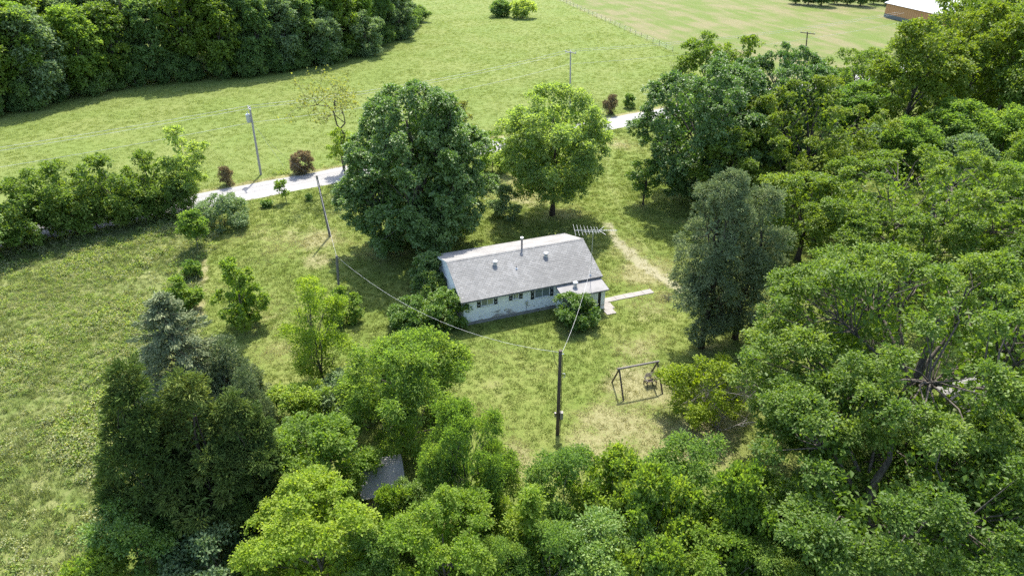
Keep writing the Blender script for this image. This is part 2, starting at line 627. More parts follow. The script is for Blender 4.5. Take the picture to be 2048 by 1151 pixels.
M['wood_pale'] = plain_mat('pale_pole_wood', (.42, .39, .35), (.30, .27, .24), 2, .9, bump=.4, stretch=(8, 8, .6))
M['wood_dark'] = plain_mat('dark_pole_wood', (.075, .058, .045), (.13, .10, .08), 2, .9, bump=.5, stretch=(8, 8, .6))
M['wire'] = plain_mat('aluminium_wire', (.62, .62, .60), (.52, .52, .50), 5, .5, .4)
M['black'] = plain_mat('black_rubber', (.02, .02, .02), (.03, .03, .03), 5, .7)
m, nt, out = new_mat('window_glass')
N = NT(nt)
g = N.principled((.16, .19, .19), .06, .8)
N.link(g, out.inputs[0])
M['glass'] = m
m, nt, out = new_mat('drawn_blind')
N = NT(nt)
N.link(N.principled((.33, .34, .24), .12, .6), out.inputs[0])
M['blind'] = m


def roof_z(v):
    return ZE + (ZR - ZE) * v / VR if v <= VR else ZR + (ZB - ZR) * (v - VR) / (W_ - VR)


def lap_wall(name, p0, p1, z0, ztop, nrm, parent, board=.19, mat=None):
    """clapboard wall from p0 to p1 (local x,y); ztop = list of (frac, z) outline along the wall; boards lap outward along nrm"""
    mb = MB()
    p0, p1, nrm = Vector((*p0, 0)), Vector((*p1, 0)), Vector((*nrm, 0))

    def zt(f):
        for (f0, a), (f1, b) in zip(ztop[:-1], ztop[1:]):
            if f0 <= f <= f1: return a + (b - a) * (f - f0) / max(f1 - f0, 1e-6)
        return ztop[-1][1]
    zmax = max(z for _, z in ztop)
    fr = sorted(set([0, .25, .5, .75, 1] + [f for f, _ in ztop] + list(np.linspace(0, 1, 17))))
    z = z0
    while z < zmax - .01:
        for a, b in zip(fr[:-1], fr[1:]):
            za, zb_ = min(z + board, zt(a)), min(z + board, zt(b))
            if za <= z + .001 and zb_ <= z + .001: continue
            za, zb_ = max(za, z + .0005), max(zb_, z + .0005)
            A, B = p0.lerp(p1, a), p0.lerp(p1, b)
            o = nrm * .022
            mb.quad(A + o + Vector((0, 0, z)), B + o + Vector((0, 0, z)), B + nrm * .004 + Vector((0, 0, zb_)), A + nrm * .004 + Vector((0, 0, za)))
            mb.quad(A + nrm * .004 + Vector((0, 0, z)), B + nrm * .004 + Vector((0, 0, z)), B + o + Vector((0, 0, z)), A + o + Vector((0, 0, z)))
        z += board
    return mb.build(name, mat or M['siding'], parent)


GO, EO = .30, .40            # overhang at the gables and eaves
u0, u1, v0, v1 = GO, L_ - GO, EO, W_ - EO
MB().box(u0, u1, v0 + .01, v1 - .01, 0, .34).build('foundation', M['foundation'], house)
lap_wall('wall', (u0, v0), (u1, v0), .34, [(0, 2.62), (1, 2.62)], (0, -1), house)
lap_wall('wall', (u1, v1), (u0, v1), .34, [(0, roof_z(v1) - .1), (1, roof_z(v1) - .1)], (0, 1), house)
fr_ = (VR - v0) / (v1 - v0)
gab = [(0, roof_z(v0) - .12), (fr_, ZR - .12), (1, roof_z(v1) - .12)]
lap_wall('wall', (u0, v1), (u0, v0), .34, [(1 - f, z) for f, z in gab[::-1]], (-1, 0), house)
lap_wall('wall', (u1, v0), (u1, v1), .34, gab, (1, 0), house)


def roof_slope(name, va, za, vb, zb_, ua, ub, mat, course=.19, thick=.012):
    """roof slope with stepped courses, local coordinates of the house"""
    mb = MB()
    Ls = math.hypot(vb - va, zb_ - za)
    n = max(2, int(Ls / course))
    for i in range(n):
        f0, f1 = i / n, (i + 1) / n
        y0, z0 = va + (vb - va) * f0, za + (zb_ - za) * f0
        y1, z1 = va + (vb - va) * f1, za + (zb_ - za) * f1
        mb.quad((ua, y0, z0 + thick), (ub, y0, z0 + thick), (ub, y1, z1 + .001), (ua, y1, z1 + .001)) if vb > va else \
            mb.quad((ub, y0, z0 + thick), (ua, y0, z0 + thick), (ua, y1, z1 + .001), (ub, y1, z1 + .001))
        mb.quad((ua, y0, z0), (ub, y0, z0), (ub, y0, z0 + thick), (ua, y0, z0 + thick)) if vb > va else \
            mb.quad((ub, y0, z0), (ua, y0, z0), (ua, y0, z0 + thick), (ub, y0, z0 + thick))
    mb.quad((ua, va, za - .05), (ua, vb, zb_ - .05), (ub, vb, zb_ - .05), (ub, va, za - .05))
    return mb.build(name, mat, house)


roof_slope('roof', 0, ZE, VR, ZR, 0, L_, M['shingle'])
roof_slope('roof', W_, ZB, VR, ZR, 0, L_, M['rolled'], 1.0, .008)
# ridge cap, fascia boards, barge boards
mb = MB()
k = int(L_ / .3)
for i in range(k):
    a, b = i * L_ / k, (i + 1) * L_ / k + .02
    for s in (-1, 1):
        zz = roof_z(VR + s * .14)
        P4 = [(a, VR, ZR + .03), (b, VR, ZR + .022), (b, VR + s * .14, zz + .022), (a, VR + s * .14, zz + .028)]
        mb.quad(*(P4 if s < 0 else P4[::-1]))
mb.build('ridge_cap', M['shingle'], house)
MB().box(.01, L_ - .01, .005, .03, ZE - .15, ZE - .006).build('fascia', M['dark_trim'], house)
MB().box(.01, L_ - .01, W_ - .03, W_ - .005, ZB - .15, ZB - .006).build('fascia', M['trim'], house)
for ua in (.004, L_ - .029):
    mb = MB()
    for (va, za), (vb, zb_) in (((.035, roof_z(.035)), (VR, ZR)), ((VR, ZR), (W_ - .035, roof_z(W_ - .035)))):
        for x, fl in ((ua, 1), (ua + .025, 0)):
            q = [(x, va, za - .17), (x, vb, zb_ - .17), (x, vb, zb_ - .008), (x, va, za - .008)]
            mb.quad(*(q[::-1] if fl else q))
        mb.quad((ua, va, za - .17), (ua + .025, va, za - .17), (ua + .025, vb, zb_ - .17), (ua, vb, zb_ - .17))
    mb.build('barge_board', M['trim'], house)
MB().box(u0 - .02, u1 + .02, .03, v0 - .026, 2.47, 2.49).build('soffit', M['trim'], house)
for x, y in ((u0, v0), (u1, v0), (u0, v1), (u1, v1)):
    zz = min(roof_z(y) - .14, 2.6 if y < 1 else 9)
    sx_, sy_ = (-1 if x < 1 else 1), (-1 if y < 1 else 1)
    MB().box(min(x - .07 * sx_, x + .03 * sx_), max(x - .07 * sx_, x + .03 * sx_), min(y - .07 * sy_, y + .03 * sy_), max(y - .07 * sy_, y + .03 * sy_), .33, zz).build('corner_board', M['trim'], house)


def window(ua, ub, z0, z1, mats, v=None):
    """window in the front wall with its panes, frame and sill"""
    v = v0 - .024 if v is None else v
    w = empty('window', (0, 0, 0)); w.parent = house
    mb = MB()
    t = .05
    for a, b, c, d in ((ua - t, ua, z0 - t, z1 + t), (ub, ub + t, z0 - t, z1 + t), (ua, ub, z1, z1 + t), (ua, ub, z0 - t, z0)):
        mb.box(a, b, v - .05, v, c, d)
    n = len(mats)
    for i in range(1, n):
        x = ua + (ub - ua) * i / n
        mb.box(x - .025, x + .025, v - .045, v, z0, z1)
    bpy.data.objects.remove(w)
    w = mb.build('window', M['trim'], house)
    for i, mt in enumerate(mats):
        a, b = ua + (ub - ua) * i / n, ua + (ub - ua) * (i + 1) / n
        MB().box(a + .026, b - .026, v - .02, v - .003, z0 + .001, z1 - .001).build('pane', M[mt], w)
    MB().box(ua - .1, ub + .1, v - .08, v - .001, z0 - t - .045, z0 - t - .002).build('sill', M['trim'], w)
    return w


def shutter(ua, ub, z0, z1):
    v = v0 - .024
    s = MB().box(ua, ub, v - .035, v, z0, z1).build('shutter', M['shutter'], house)
    c = (ua + ub) / 2
    for zc in (z0 + (z1 - z0) * .30, z0 + (z1 - z0) * .72):
        h = .062
        MB().quad((c - h, v - .038, zc), (c, v - .038, zc - h), (c + h, v - .038, zc), (c, v - .038, zc + h)).build('diamond_cutout', M['trim'], s)


window(1.90, 2.92, 1.72, 2.34, ('glass', 'blind'))
shutter(1.50, 1.80, 1.62, 2.40); shutter(3.02, 3.32, 1.62, 2.40)
window(4.78, 5.22, 1.78, 2.34, ('glass', 'blind'))
shutter(4.38, 4.68, 1.70, 2.40); shutter(5.32, 5.62, 1.70, 2.40)
window(6.80, 8.12, 1.48, 2.36, ('glass', 'glass', 'glass')[:2])
shutter(6.40, 6.70, 1.38, 2.42); shutter(8.22, 8.52, 1.38, 2.42)
# side window in the gable end
mb = MB()
gx_ = u0 - .026
for a, b, c, d in ((5.1, 5.16, 1.0, 2.2), (6.1, 6.16, 1.0, 2.2), (5.16, 6.1, 2.14, 2.2), (5.16, 6.1, 1.0, 1.06)): mb.box(gx_ - .05, gx_, a, b, c, d)
w = mb.build('window', M['trim'], house)
MB().box(gx_ - .02, gx_ - .003, 5.161, 6.099, 1.061, 2.139).build('pane', M['glass'], w)
# hose tap and electric conduit on the front wall
MB().tube([(6.0, v0 - .05, .1), (6.0, v0 - .05, 1.35)], .018, 6).build('conduit', M['galv'], house)
MB().box(5.88, 6.12, v0 - .12, v0 - .025, 1.1, 1.32).build('meter_box', M['galv'], house)

# porch room with lean-to roof
PU0, PU1, PV0 = 8.62, 12.98, -1.57
por = empty('porch', (0, 0, 0)); por.parent = house
bpy.data.objects.remove(por)
mb = MB()
za, zb2 = 2.14, 2.44
mb.quad((PU0, PV0, za), (PU1, PV0, za), (PU1, .3, zb2), (PU0, .3, zb2))
mb.quad((PU0, .3, zb2 - .06), (PU1, .3, zb2 - .06), (PU1, PV0, za - .06), (PU0, PV0, za - .06))
mb.quad((PU0, PV0, za - .06), (PU1, PV0, za - .06), (PU1, PV0, za), (PU0, PV0, za))
mb.quad((PU1, PV0, za - .06), (PU1, .3, zb2 - .06), (PU1, .3, zb2), (PU1, PV0, za))
mb.quad((PU0, .3, zb2 - .06), (PU0, PV0, za - .06), (PU0, PV0, za), (PU0, .3, zb2))
proof = mb.build('porch_roof', M['rolled'], house)
mb = MB().box(PU0 + .01, PU1 - .01, PV0 - .03, PV0 - .004, za - .14, za - .01)
mb.build('fascia', M['dark_trim'], house)
for x in (PU0 - .03, PU1 + .004):
    mb = MB()
    for xx, fl in ((x, 1), (x + .026, 0)):
        q = [(xx, PV0, za - .14), (xx, .02, zb2 - .19), (xx, .02, zb2 - .05), (xx, PV0, za - .008)]
        mb.quad(*(q[::-1] if fl else q))
    mb.quad((x, PV0, za - .14), (x + .026, PV0, za - .14), (x + .026, .02, zb2 - .19), (x, .02, zb2 - .19))
    mb.build('barge_board', M['dark_trim'], house)
pu0, pu1, pv0 = PU0 + .22, PU1 - .25, PV0 + .22
MB().box(pu0, pu1, pv0 + .01, v0 - .02, 0, .12).build('porch_slab', M['concrete'], house)
lap_wall('wall', (pu0, v0 - .03), (pu0, pv0), .121, [(0, 2.36), (1, 2.08)], (-1, 0), house)
lap_wall('wall', (pu0, pv0), (12.05, pv0), .121, [(0, 2.07), (1, 2.07)], (0, -1), house)
lap_wall('wall', (12.34, pv0), (pu1, pv0), .121, [(0, 2.07), (1, 2.07)], (0, -1), house)
lap_wall('wall', (pu1, pv0), (pu1, v0 - .03), .121, [(0, 2.08), (1, 2.36)], (1, 0), house)
MB().box(12.05, 12.34, pv0 + .05, pv0 + .08, .125, 2.05).build('door', M['shutter'], house)


def roof_vent(u, v, z, h=.42):
    t = MB()
    pr = [(0, .17), (h * .55, .15), (h * .56, .20), (h * .72, .235), (h * .88, .225), (h, .12), (h * 1.02, .02)]
    t.tube([(u, v, z - .12)] + [(u, v, z + a) for a, _ in pr], [.17] + [b for _, b in pr], 14)
    o = t.build('roof_vent', M['galv'], house, smooth=False)
    MB().box(u - .26, u + .26, v - .03, v + .26, z - .01, z + .025).build('flashing', M['galv'], o) if False else None
    return o


roof_vent(4.1, 3.1, roof_z(3.1))
roof_vent(8.9, 3.05, roof_z(3.05))
roof_vent(10.24, -.42, 2.34, .5)
# flue pipe with cap
fl = MB().tube([(7.12, 4.42, 4.1), (7.12, 4.42, 5.28)], .085, 12).build('flue_pipe', M['rust'], house)
MB().tube([(7.12, 4.42, 5.26), (7.12, 4.42, 5.34), (7.12, 4.42, 5.44), (7.12, 4.42, 5.47)], [.10, .15, .15, .05], 12).build('cap', M['galv'], fl)
MB().tube([(5.8, 2.35, 3.45), (5.8, 2.35, 3.85)], .035, 8).build('vent_pipe', M['rust'], house)
MB().tube([(5.8, 2.35, 3.555), (5.8, 2.35, 3.68)], [.16, .05], 8).build('flashing', M['alu'], house)

# television aerial on its mast
aer = empty('television_aerial', (HO[0] + U[0] * 12.05 + V[0] * .32, HO[1] + U[1] * 12.05 + V[1] * .32, ZE + .12))
tag(aer, 'silver television aerial on a thin mast fixed to the house roof', 'aerial')
MB().tube([(0, 0, .02), (0, 0, 4.45)], .022, 6).build('mast', M['galv'], aer)
MB().tube([(0, 0, -.02), (0, 0, .14)], [.14, .04], 10).build('mast_foot', M['alu'], aer)
MB().tube([(-1.62, 0, 4.38), (2.05, .04, 4.36)], .022, 6).build('boom', M['alu'], aer)
MB().tube([(-.85, .0, 4.24), (.62, .01, 4.22)], .018, 6).build('boom', M['alu'], aer)
for i, x in enumerate((-1.6, -1.3, -1.0, -.7, -.42, -.12, .15, .38)):
    l = 1.15 - i * .075
    MB().tube([(x + .03, -l, 4.40), (x - .03, l, 4.40)], .009, 5).build('element', M['alu'], aer)
for s in (-1, 1):
    MB().tube([(.5, 0, 4.37), (1.0, s * .62, 4.37 + s * .1)], .014, 5).build('element', M['alu'], aer)
for x in np.linspace(.75, 1.9, 7):
    MB().tube([(x, -.13, 4.385), (x, .13, 4.385)], .008, 4).build('element', M['alu'], aer)
for q in ((-1.9, 2.0, 1.45), (.75, .9, .2)):
    pass

# concrete walk and stoop
mb = MB()
hp = lambda u, v, z=0: (HO[0] + U[0] * u + V[0] * v, HO[1] + U[1] * u + V[1] * v, z)


def slab(name, us, vs_, z0, z1, label):
    mb = MB()
    b = [hp(us[0], vs_[0]), hp(us[1], vs_[0]), hp(us[1], vs_[1]), hp(us[0], vs_[1])]
    lo = [(p[0], p[1], z0) for p in b]
    hi = [(p[0], p[1], z1) for p in b]
    mb.quad(*hi)
    for i in range(4): mb.quad(lo[i], lo[(i + 1) % 4], hi[(i + 1) % 4], hi[i])
    return mb.build(name, M['concrete'])


walk = empty('path', (0, 0, 0))
tag(walk, kind='structure')
for i in range(5):
    s = slab('slab', (13.62 + i * .96, 14.56 + i * .96), (-.42 + .02 * (i % 2), .28 + .015 * (i % 3)), -.05, .05 + .006 * (i % 3), '')
    s.parent = walk
for us, vs_ in (((12.78, 13.6), (-.5, .55)), ((12.78, 13.72), (-1.55, -.53)), ((12.55, 13.45), (-2.35, -1.57))):
    s = slab('slab', us, vs_, -.05, .07, '')
    s.parent = walk

# ------------------------------------------------------------------ poles, wires, swing
WIRE_R = .017


def wire(name, a, b, sag, label, group=None, r=WIRE_R, mat='wire', cat='wire'):
    a, b = Vector(a), Vector(b)
    n = 18
    pts = []
    for i in range(n + 1):
        t = i / n
        p = a.lerp(b, t)
        p.z -= sag * 4 * t * (1 - t)
        pts.append(p)
    o = MB().tube(pts, r, 5).build(name, M[mat], smooth=True)
    return tag(o, label, cat, group)


def pole(name, base, top, r0, r1, mat, label):
    """leaning wooden pole from base to top"""
    e = empty(name, (base[0], base[1], 0))
    tag(e, label, 'pole')
    d = Vector(top) - Vector((base[0], base[1], 0))
    pts = [d * (-.4 / d.z), d * .002, d * .35, d * .7, d]
    MB().tube(pts, [r0, r0, r0 * .65 + r1 * .35, r0 * .3 + r1 * .7, r1], 10).build('shaft', M[mat], e)
    return e


# yard pole with the meter
pA = at(1115, 868)
topA = (at(1121, 700, 7.1))
yard_pole = pole('utility_pole', pA, topA, .135, .11, 'wood_dark', 'dark wooden yard pole carrying a meter box, on the lawn near the swing')
dA = (Vector(topA) - Vector(pA))
mbx = lambda z, ox, oy=0: Vector((dA.x * z / dA.z + ox, dA.y * z / dA.z + oy, z))
p = mbx(1.75, .19)
MB().box(p.x - .07, p.x + .13, p.y - .14, p.y + .12, 1.45, 2.0).build('meter_box', M['foundation'], yard_pole)
MB().tube([mbx(1.95, -.2), mbx(1.6, -.2)], .07, 8).build('insulator_box', M['rust'], yard_pole)
MB().tube([mbx(.1, .17), mbx(1.4, .17)], .025, 6).build('conduit', M['black'], yard_pole)
MB().tube([mbx(2.0, .17), mbx(6.6, .15)], .02, 6).build('conduit', M['black'], yard_pole)
MB().tube([mbx(5.25, .16), mbx(5.25, .34), mbx(5.05, .36), mbx(4.9, .26)], .022, 6).build('bracket', M['alu'], yard_pole)
MB().tube([mbx(6.85, -.1, -.05), mbx(6.85, .22, -.05)], .03, 6).build('bolt', M['galv'], yard_pole)

pB = at(660, 472)
topB = at(633, 351, 7.0)
lean_pole = pole('utility_pole', pB, topB, .14, .10, 'wood_grey', 'thin grey leaning pole standing in the mown grass left of the dark maple')
pC = at(677.5, 571)
topC = at(673, 511, 3.28)
short_post = pole('post', pC, topC, .12, .105, 'wood_grey', 'short grey wooden post left of the house, wire tied to its top')
short_post['category'] = 'post'
MB().tube([(0, 0, 0), (0, 0, .0001)], .01, 4) if False else None

# roadside power poles
pD = at(522, 349)
topD = at(499, 213, 9.0)
road_pole = pole('utility_pole', pD, topD, .16, .11, 'wood_pale', 'pale roadside power pole with a grey transformer can')
dD = Vector(topD) - Vector(pD)
q = dD * (7.55 / dD.z)
tcan = MB().tube([(q.x - .36, q.y - .1, q.z - .5), (q.x - .36, q.y - .1, q.z + .45), (q.x - .36, q.y - .1, q.z + .55)], [.27, .27, .16], 14).build('transformer', M['galv'], road_pole)
MB().tube([(q.x - .36, q.y - .1, q.z + .5), (q.x - .36, q.y - .1, q.z + .85)], .05, 8).build('bushing', M['trim'], tcan)
MB().box(q.x - .2, q.x, q.y - .12, q.y - .06, q.z - .2, q.z + .2).build('bracket', M['galv'], road_pole)
arm_dir = Vector((-uy, ux, 0))
q = dD * (8.75 / dD.z)


def crossarm(parent, c, d, half, mat, npins=3):
    d = Vector(d).normalized()
    Mx = Matrix.Translation(c) @ d.to_track_quat('X', 'Z').to_matrix().to_4x4()
    arm = MB().box(-half, half, -.06, .06, -.07, .07, Mx).build('crossarm', M[mat], parent)
    for t in np.linspace(-half * .92, half * .92, npins):
        a = Mx @ Vector((t, 0, .07))
        MB().tube([a, a + Vector((0, 0, .12)), a + Vector((0, 0, .2))], [.02, .06, .03], 8).build('insulator', M['trim'], arm)


crossarm(road_pole, q + Vector((0, -.16, 0)), arm_dir, .75, 'wood_pale', 2)
pE = at(1140, 218)
pole_E = pole('utility_pole', pE, at(1141, 101, 9.6), .16, .11, 'wood_pale', 'pale power pole with a short crossarm behind the light green tree')
dE = Vector(at(1141, 101, 9.6)) - Vector(pE)
crossarm(pole_E, dE * (9.3 / dE.z) + Vector((0, -.16, 0)), (-1, .55, .06), 1.0, 'wood_pale', 3)
pF = at(1608, 140)
pole_F = pole('utility_pole', pF, at(1615, 64, 7.75), .15, .11, 'wood_dark', 'dark power pole with a wide crossarm standing in the hay meadow')
dF = Vector(at(1615, 64, 7.75)) - Vector(pF)
crossarm(pole_F, dF * (7.5 / dF.z) + Vector((0, -.16, 0)), (1, -.1, -.1), 1.5, 'wood_dark', 4)

far_l = Vector((pD[0] - 62 * ux * 1.2, pD[1] - 62 * uy * 1.2, 0))
for i, (off, z, zz) in enumerate(((.6, 9.0, 9.6), (-.55, 8.95, 9.55), (.1, 7.0, 7.4))):
    which = ('upper overhead', 'upper overhead', 'lowest overhead')[i]
    o = Vector((-uy * off, ux * off, 0))
    a = Vector(pD) + Vector((dD.x, dD.y, 0)) * (z / dD.z) + o + Vector((0, -.16, z))
    a.z = z
    b = Vector(pE) + Vector((dE.x, dE.y, 0)) + o
    b.z = zz
    wire('power_line', a, b, .9, which + ' power line strung between the two pale roadside poles', 'power lines along the road')
    wire('power_line', far_l + o + Vector((0, 0, z)), a, 1.0, which + ' power line running from the transformer pole over the roadside trees', 'power lines along the road')
    c = Vector(pE) + Vector((75, 42, 0)) + o
    c.z = zz
    wire('power_line', b, c, 1.0, which + ' power line leaving the pale pole towards the hay meadow', 'power lines along the road')
wire('guy_wire', Vector(pD) + dD * (7.0 / dD.z), Vector(at(570, 336)), .0, 'thin guy wire anchoring the transformer pole in the pasture', None, .014, cat='wire')
wire('service_wire', Vector(pD) + dD * (6.9 / dD.z), Vector(topB) + Vector((0, 0, -.25)), .8, 'service wire crossing the road to the thin leaning pole', None, .012, 'black')
wire('service_wire', Vector(topB) + Vector((0, 0, -.3)), Vector(topC) + Vector((0, 0, -.1)), .3, 'thin wire between the leaning pole and the short grey post', None, .010)
wire('service_wire', Vector(topC) + Vector((0, 0, -.08)), Vector(topA) + Vector((-.05, 0, -.15)), 1.9, 'pale service wire sagging from the short post across the yard to the meter pole', None, .008)
wire('service_wire', Vector(topA) + Vector((.05, 0, -.3)), Vector((aer.location.x, aer.location.y, aer.location.z + .9)), .8, 'pale twisted wire from the meter pole up to the mast on the roof', None, .008)
a = Vector(topA)
pts = [a + Vector((-.55, .75, -.22)), a + Vector((-.45, .5, -.5)), a + Vector((-.32, .25, -.95)), a + Vector((-.12, 0, -1.4))]
tag(MB().tube(pts, .016, 5).build('drip_loop_wire', M['black']), 'slack black wire looping below the top of the meter pole', 'wire')

# swing frame
sw = empty('swing_frame', (*at(1272, 775)[:2], 0))
tag(sw, 'A-frame swing of dark poles standing on worn grass', 'swing frame')
so = Vector(sw.location)
SZ = 2.12
fA, fB = Vector(at(1247, 801)), Vector(at(1224, 764))
gA, gB = Vector(at(1325, 787)), Vector(at(1299, 750))
tA, tB = Vector(at(1238.5, 738, SZ)), Vector(at(1315, 723.5, SZ))
for a, b in ((fA, tA), (fB, tA), (gA, tB), (gB, tB)):
    d = (b - a).normalized()
    MB().tube([a - so - d * .25, b - so], .062, 8).build('leg', M['wood_dark'], sw)
d = (tB - tA).normalized()
MB().tube([tA - so - d * .15 + Vector((0, 0, .05)), tB - so + d * .12 + Vector((0, 0, .05))], .078, 10).build('beam', M['wood_grey'], sw)
# bench swing fallen against the frame
bs = empty('bench_swing', (*at(1302, 772)[:2], 0), .30)
tag(bs, 'small brown slatted bench swing hanging by one end inside the frame', 'swing')
bl = Vector(bs.location)
rotm = Matrix.Rotation(R(-18), 4, 'X')
for i in range(6):
    y = -.10 + i * .095
    mm = Matrix.Translation((0, 0, .48)) @ rotm
    MB().box(-.36, .36, y, y + .065, 0, .02, mm).build('seat_slat', M['wood_dark'], bs)
for i in range(5):
    mm = Matrix.Translation((0, .47, .40 + .10)) @ Matrix.Rotation(R(12), 4, 'X')
    MB().box(-.36, .36, 0, .02, .08 + i * .095, .145 + i * .095, mm).build('back_slat', M['wood_grey'], bs)
for s in (-1, 1):
    MB().box(s * .37 - .02, s * .37 + .02, -.12, .50, .30, .36).build('side_rail', M['wood_dark'], bs)
    MB().box(s * .40 - .025, s * .40 + .025, -.12, .46, .62, .66).build('armrest', M['wood_grey'], bs)
    MB().box(s * .40 - .02, s * .40 + .02, -.10, -.05, .36, .62).build('arm_post', M['wood_dark'], bs)
    MB().box(s * .37 - .03, s * .37 + .03, .45, .50, -.02, .30).build('leg', M['wood_dark'], bs)
    MB().box(s * .37 - .03, s * .37 + .03, -.10, -.05, -.02, .30).build('leg', M['wood_dark'], bs)

# wire field fence
fe = empty('wire_fence', (*FENCE_B, 0))
tag(fe, 'thin wire field fence with steel posts between pasture and hay meadow', 'fence')
d = Vector((*(FENCE_A - FENCE_B), 0))
n = 30
post = MB().tube([(0, 0, -.3), (0, 0, 1.25)], .05, 5).mesh('post', M['wood_grey'])
for i in range(n + 1):
    link_mesh('post', post, fe, loc=d * (i / n))
for z in (.35, .7, 1.05):
    MB().tube([Vector((0, 0, z)), d + Vector((0, 0, z))], .012, 4).build('strand', M['galv'], fe)

# ------------------------------------------------------------------ barn and sheds
M['barn_red'] = plain_mat('tan_barn_steel', (.40, .20, .085), (.44, .225, .10), 1.0, .5, .4)
M['barn_dark'] = plain_mat('dark_barn_skirting', (.10, .12, .12), (.12, .14, .14), 1.0, .6)
M['barn_roof'] = plain_mat('white_roof_steel', (.42, .43, .44), (.37, .38, .39), 1.0, .4, .5)
bp = at(1767, 34)
barn = empty('barn', (bp[0], bp[1], 0), R(-82))
tag(barn, 'tan steel barn with dark skirting and white roof at the hay meadow edge', 'barn')
BL, BW, BZ, BR = 26.0, 15.0, 4.0, 6.6         # local x runs along the west wall towards the camera, y to the east
mb = MB()
mb.box(0, BL, 0, BW, 1.0, BZ)
mb.quad((0, 0, BZ), (0, BW / 2, BR), (0, BW, BZ)); mb.quad((BL, BW, BZ), (BL, BW / 2, BR), (BL, 0, BZ))
mb.build('wall', M['barn_red'], barn)
MB().box(-.03, BL + .03, -.03, BW + .03, -.1, 1.0).build('skirting', M['barn_dark'], barn)
rib = MB().box(-.03, .03, 0, .03, 1.0, BZ).mesh('rib', M['barn_red'])
for i in range(1, 28): link_mesh('rib', rib, barn, loc=(i * .93, -.03, 0))
for s in (0, 1):
    mb = MB()
    e = -.5 if s == 0 else BW + .5
    ez = BZ - .5 * (BR - BZ) / (BW / 2)
    for dz in (0.02, .12):
        qd = [(-.5, e, ez + dz), (BL + .5, e, ez + dz), (BL + .5, BW / 2, BR + dz), (-.5, BW / 2, BR + dz)]
        mb.quad(*(qd if (dz > .1) == (s == 0) else qd[::-1]))
    mb.quad((-.5, e, ez + .02), (BL + .5, e, ez + .02), (BL + .5, e, ez + .12), (-.5, e, ez + .12))
    mb.quad((-.5, e, ez + .02), (-.5, e, ez + .12), (-.5, BW / 2, BR + .12), (-.5, BW / 2, BR + .02))
    mb.build('roof', M['barn_roof'], barn)


def shed(name, label, loc, rz, l, w, z, ridge, roofmat, wallmat):
    e = empty(name, loc, rz)
    tag(e, label, 'shed')
    mb = MB().box(0, l, 0, w, 0, z)
    mb.quad((0, 0, z), (0, w / 2, ridge), (0, w, z)); mb.quad((l, w, z), (l, w / 2, ridge), (l, 0, z))
    mb.build('wall', wallmat, e)
    for s in (0, 1):
        mb = MB()
        k = (ridge - z) / (w / 2)
        y = -.3 if s == 0 else w + .3
        zz = z - .3 * k
        for dz in (.02, .08):
            qd = [(-.3, y, zz + dz), (l + .3, y, zz + dz), (l + .3, w / 2, ridge + dz), (-.3, w / 2, ridge + dz)]
            mb.quad(*(qd if (dz > .05) == (s == 0) else qd[::-1]))
        mb.quad((-.3, y, zz + .02), (l + .3, y, zz + .02), (l + .3, y, zz + .08), (-.3, y, zz + .08))
        for x in (-.3, l + .3):
            mb.quad((x, y, zz + .02), (x, y, zz + .08), (x, w / 2, ridge + .08), (x, w / 2, ridge + .02))
        mb.build('roof', roofmat, e)
    MB().box(l * .35, l * .6, -.04, -.005, .02, z * .85).build('door', M['wood_dark'], e)
    return e


c = at(1890, 779, 2.5)
c2 = at(1944, 822, 2.5)
ang = math.atan2(c2[1] - c[1], c2[0] - c[0])
ln = math.hypot(c2[1] - c[1], c2[0] - c[0])
shed('shed', 'grey shed with pale metal roof half hidden under the big oak', (c[0] - .3 * math.cos(ang), c[1] - .3 * math.sin(ang), 0), ang, 6.5, 5.2, 2.5, 3.7, M['rolled'], M['wood_grey'])
c = at(775, 950, 2.4)
shed('shed', 'small shed with grey weathered roof buried among the bright green trees', (c[0] - 1.1, c[1] - 1.1, 0), R(14), 2.0, 2.6, 2.0, 2.6, M['rolled'], M['wood_grey'])
# ------------------------------------------------------------------ vegetation builders
def unit(a):
    return a / np.maximum(np.linalg.norm(a, axis=-1, keepdims=True), 1e-9)


def leaf_mesh(name, P, Nn, T, S, asp, clump, rng, mat, fold=.18, droop=.12):
    """many small folded leaves in one crown mesh; T leaf direction, Nn rough normal, S length, asp width ratio"""
    n = len(P)
    T = unit(T)
    B = unit(np.cross(Nn, T))
    Nn = np.cross(T, B)
    S = S[:, None]
    V = np.empty((n, 4, 3))
    V[:, 0] = P - T * S * .5
    V[:, 1] = P + B * S * asp * .5 + Nn * S * fold + T * S * .02
    V[:, 2] = P + T * S * .5 - np.array([0, 0, 1.0]) * S * droop
    V[:, 3] = P - B * S * asp * .5 + Nn * S * fold + T * S * .02
    i = np.arange(n)[:, None] * 4
    F = np.stack([i + np.array([[0, 2, 1]]), i + np.array([[0, 3, 2]])], 1).reshape(-1, 3)
    me = np_mesh(name, V.reshape(-1, 3), F, [mat])
    r = np.repeat(rng.rand(n), 2).astype(np.float32)
    for nm, arr in (('rnd', r), ('clump', np.repeat(clump, 2).astype(np.float32))):
        a = me.attributes.new(nm, 'FLOAT', 'FACE')
        a.data.foreach_set('value', arr)
    return me


def prof(t, tmax, pw):
    a = math.log(.5) / math.log(tmax)
    return np.sin(np.pi * np.clip(t, 0, 1) ** a) ** pw


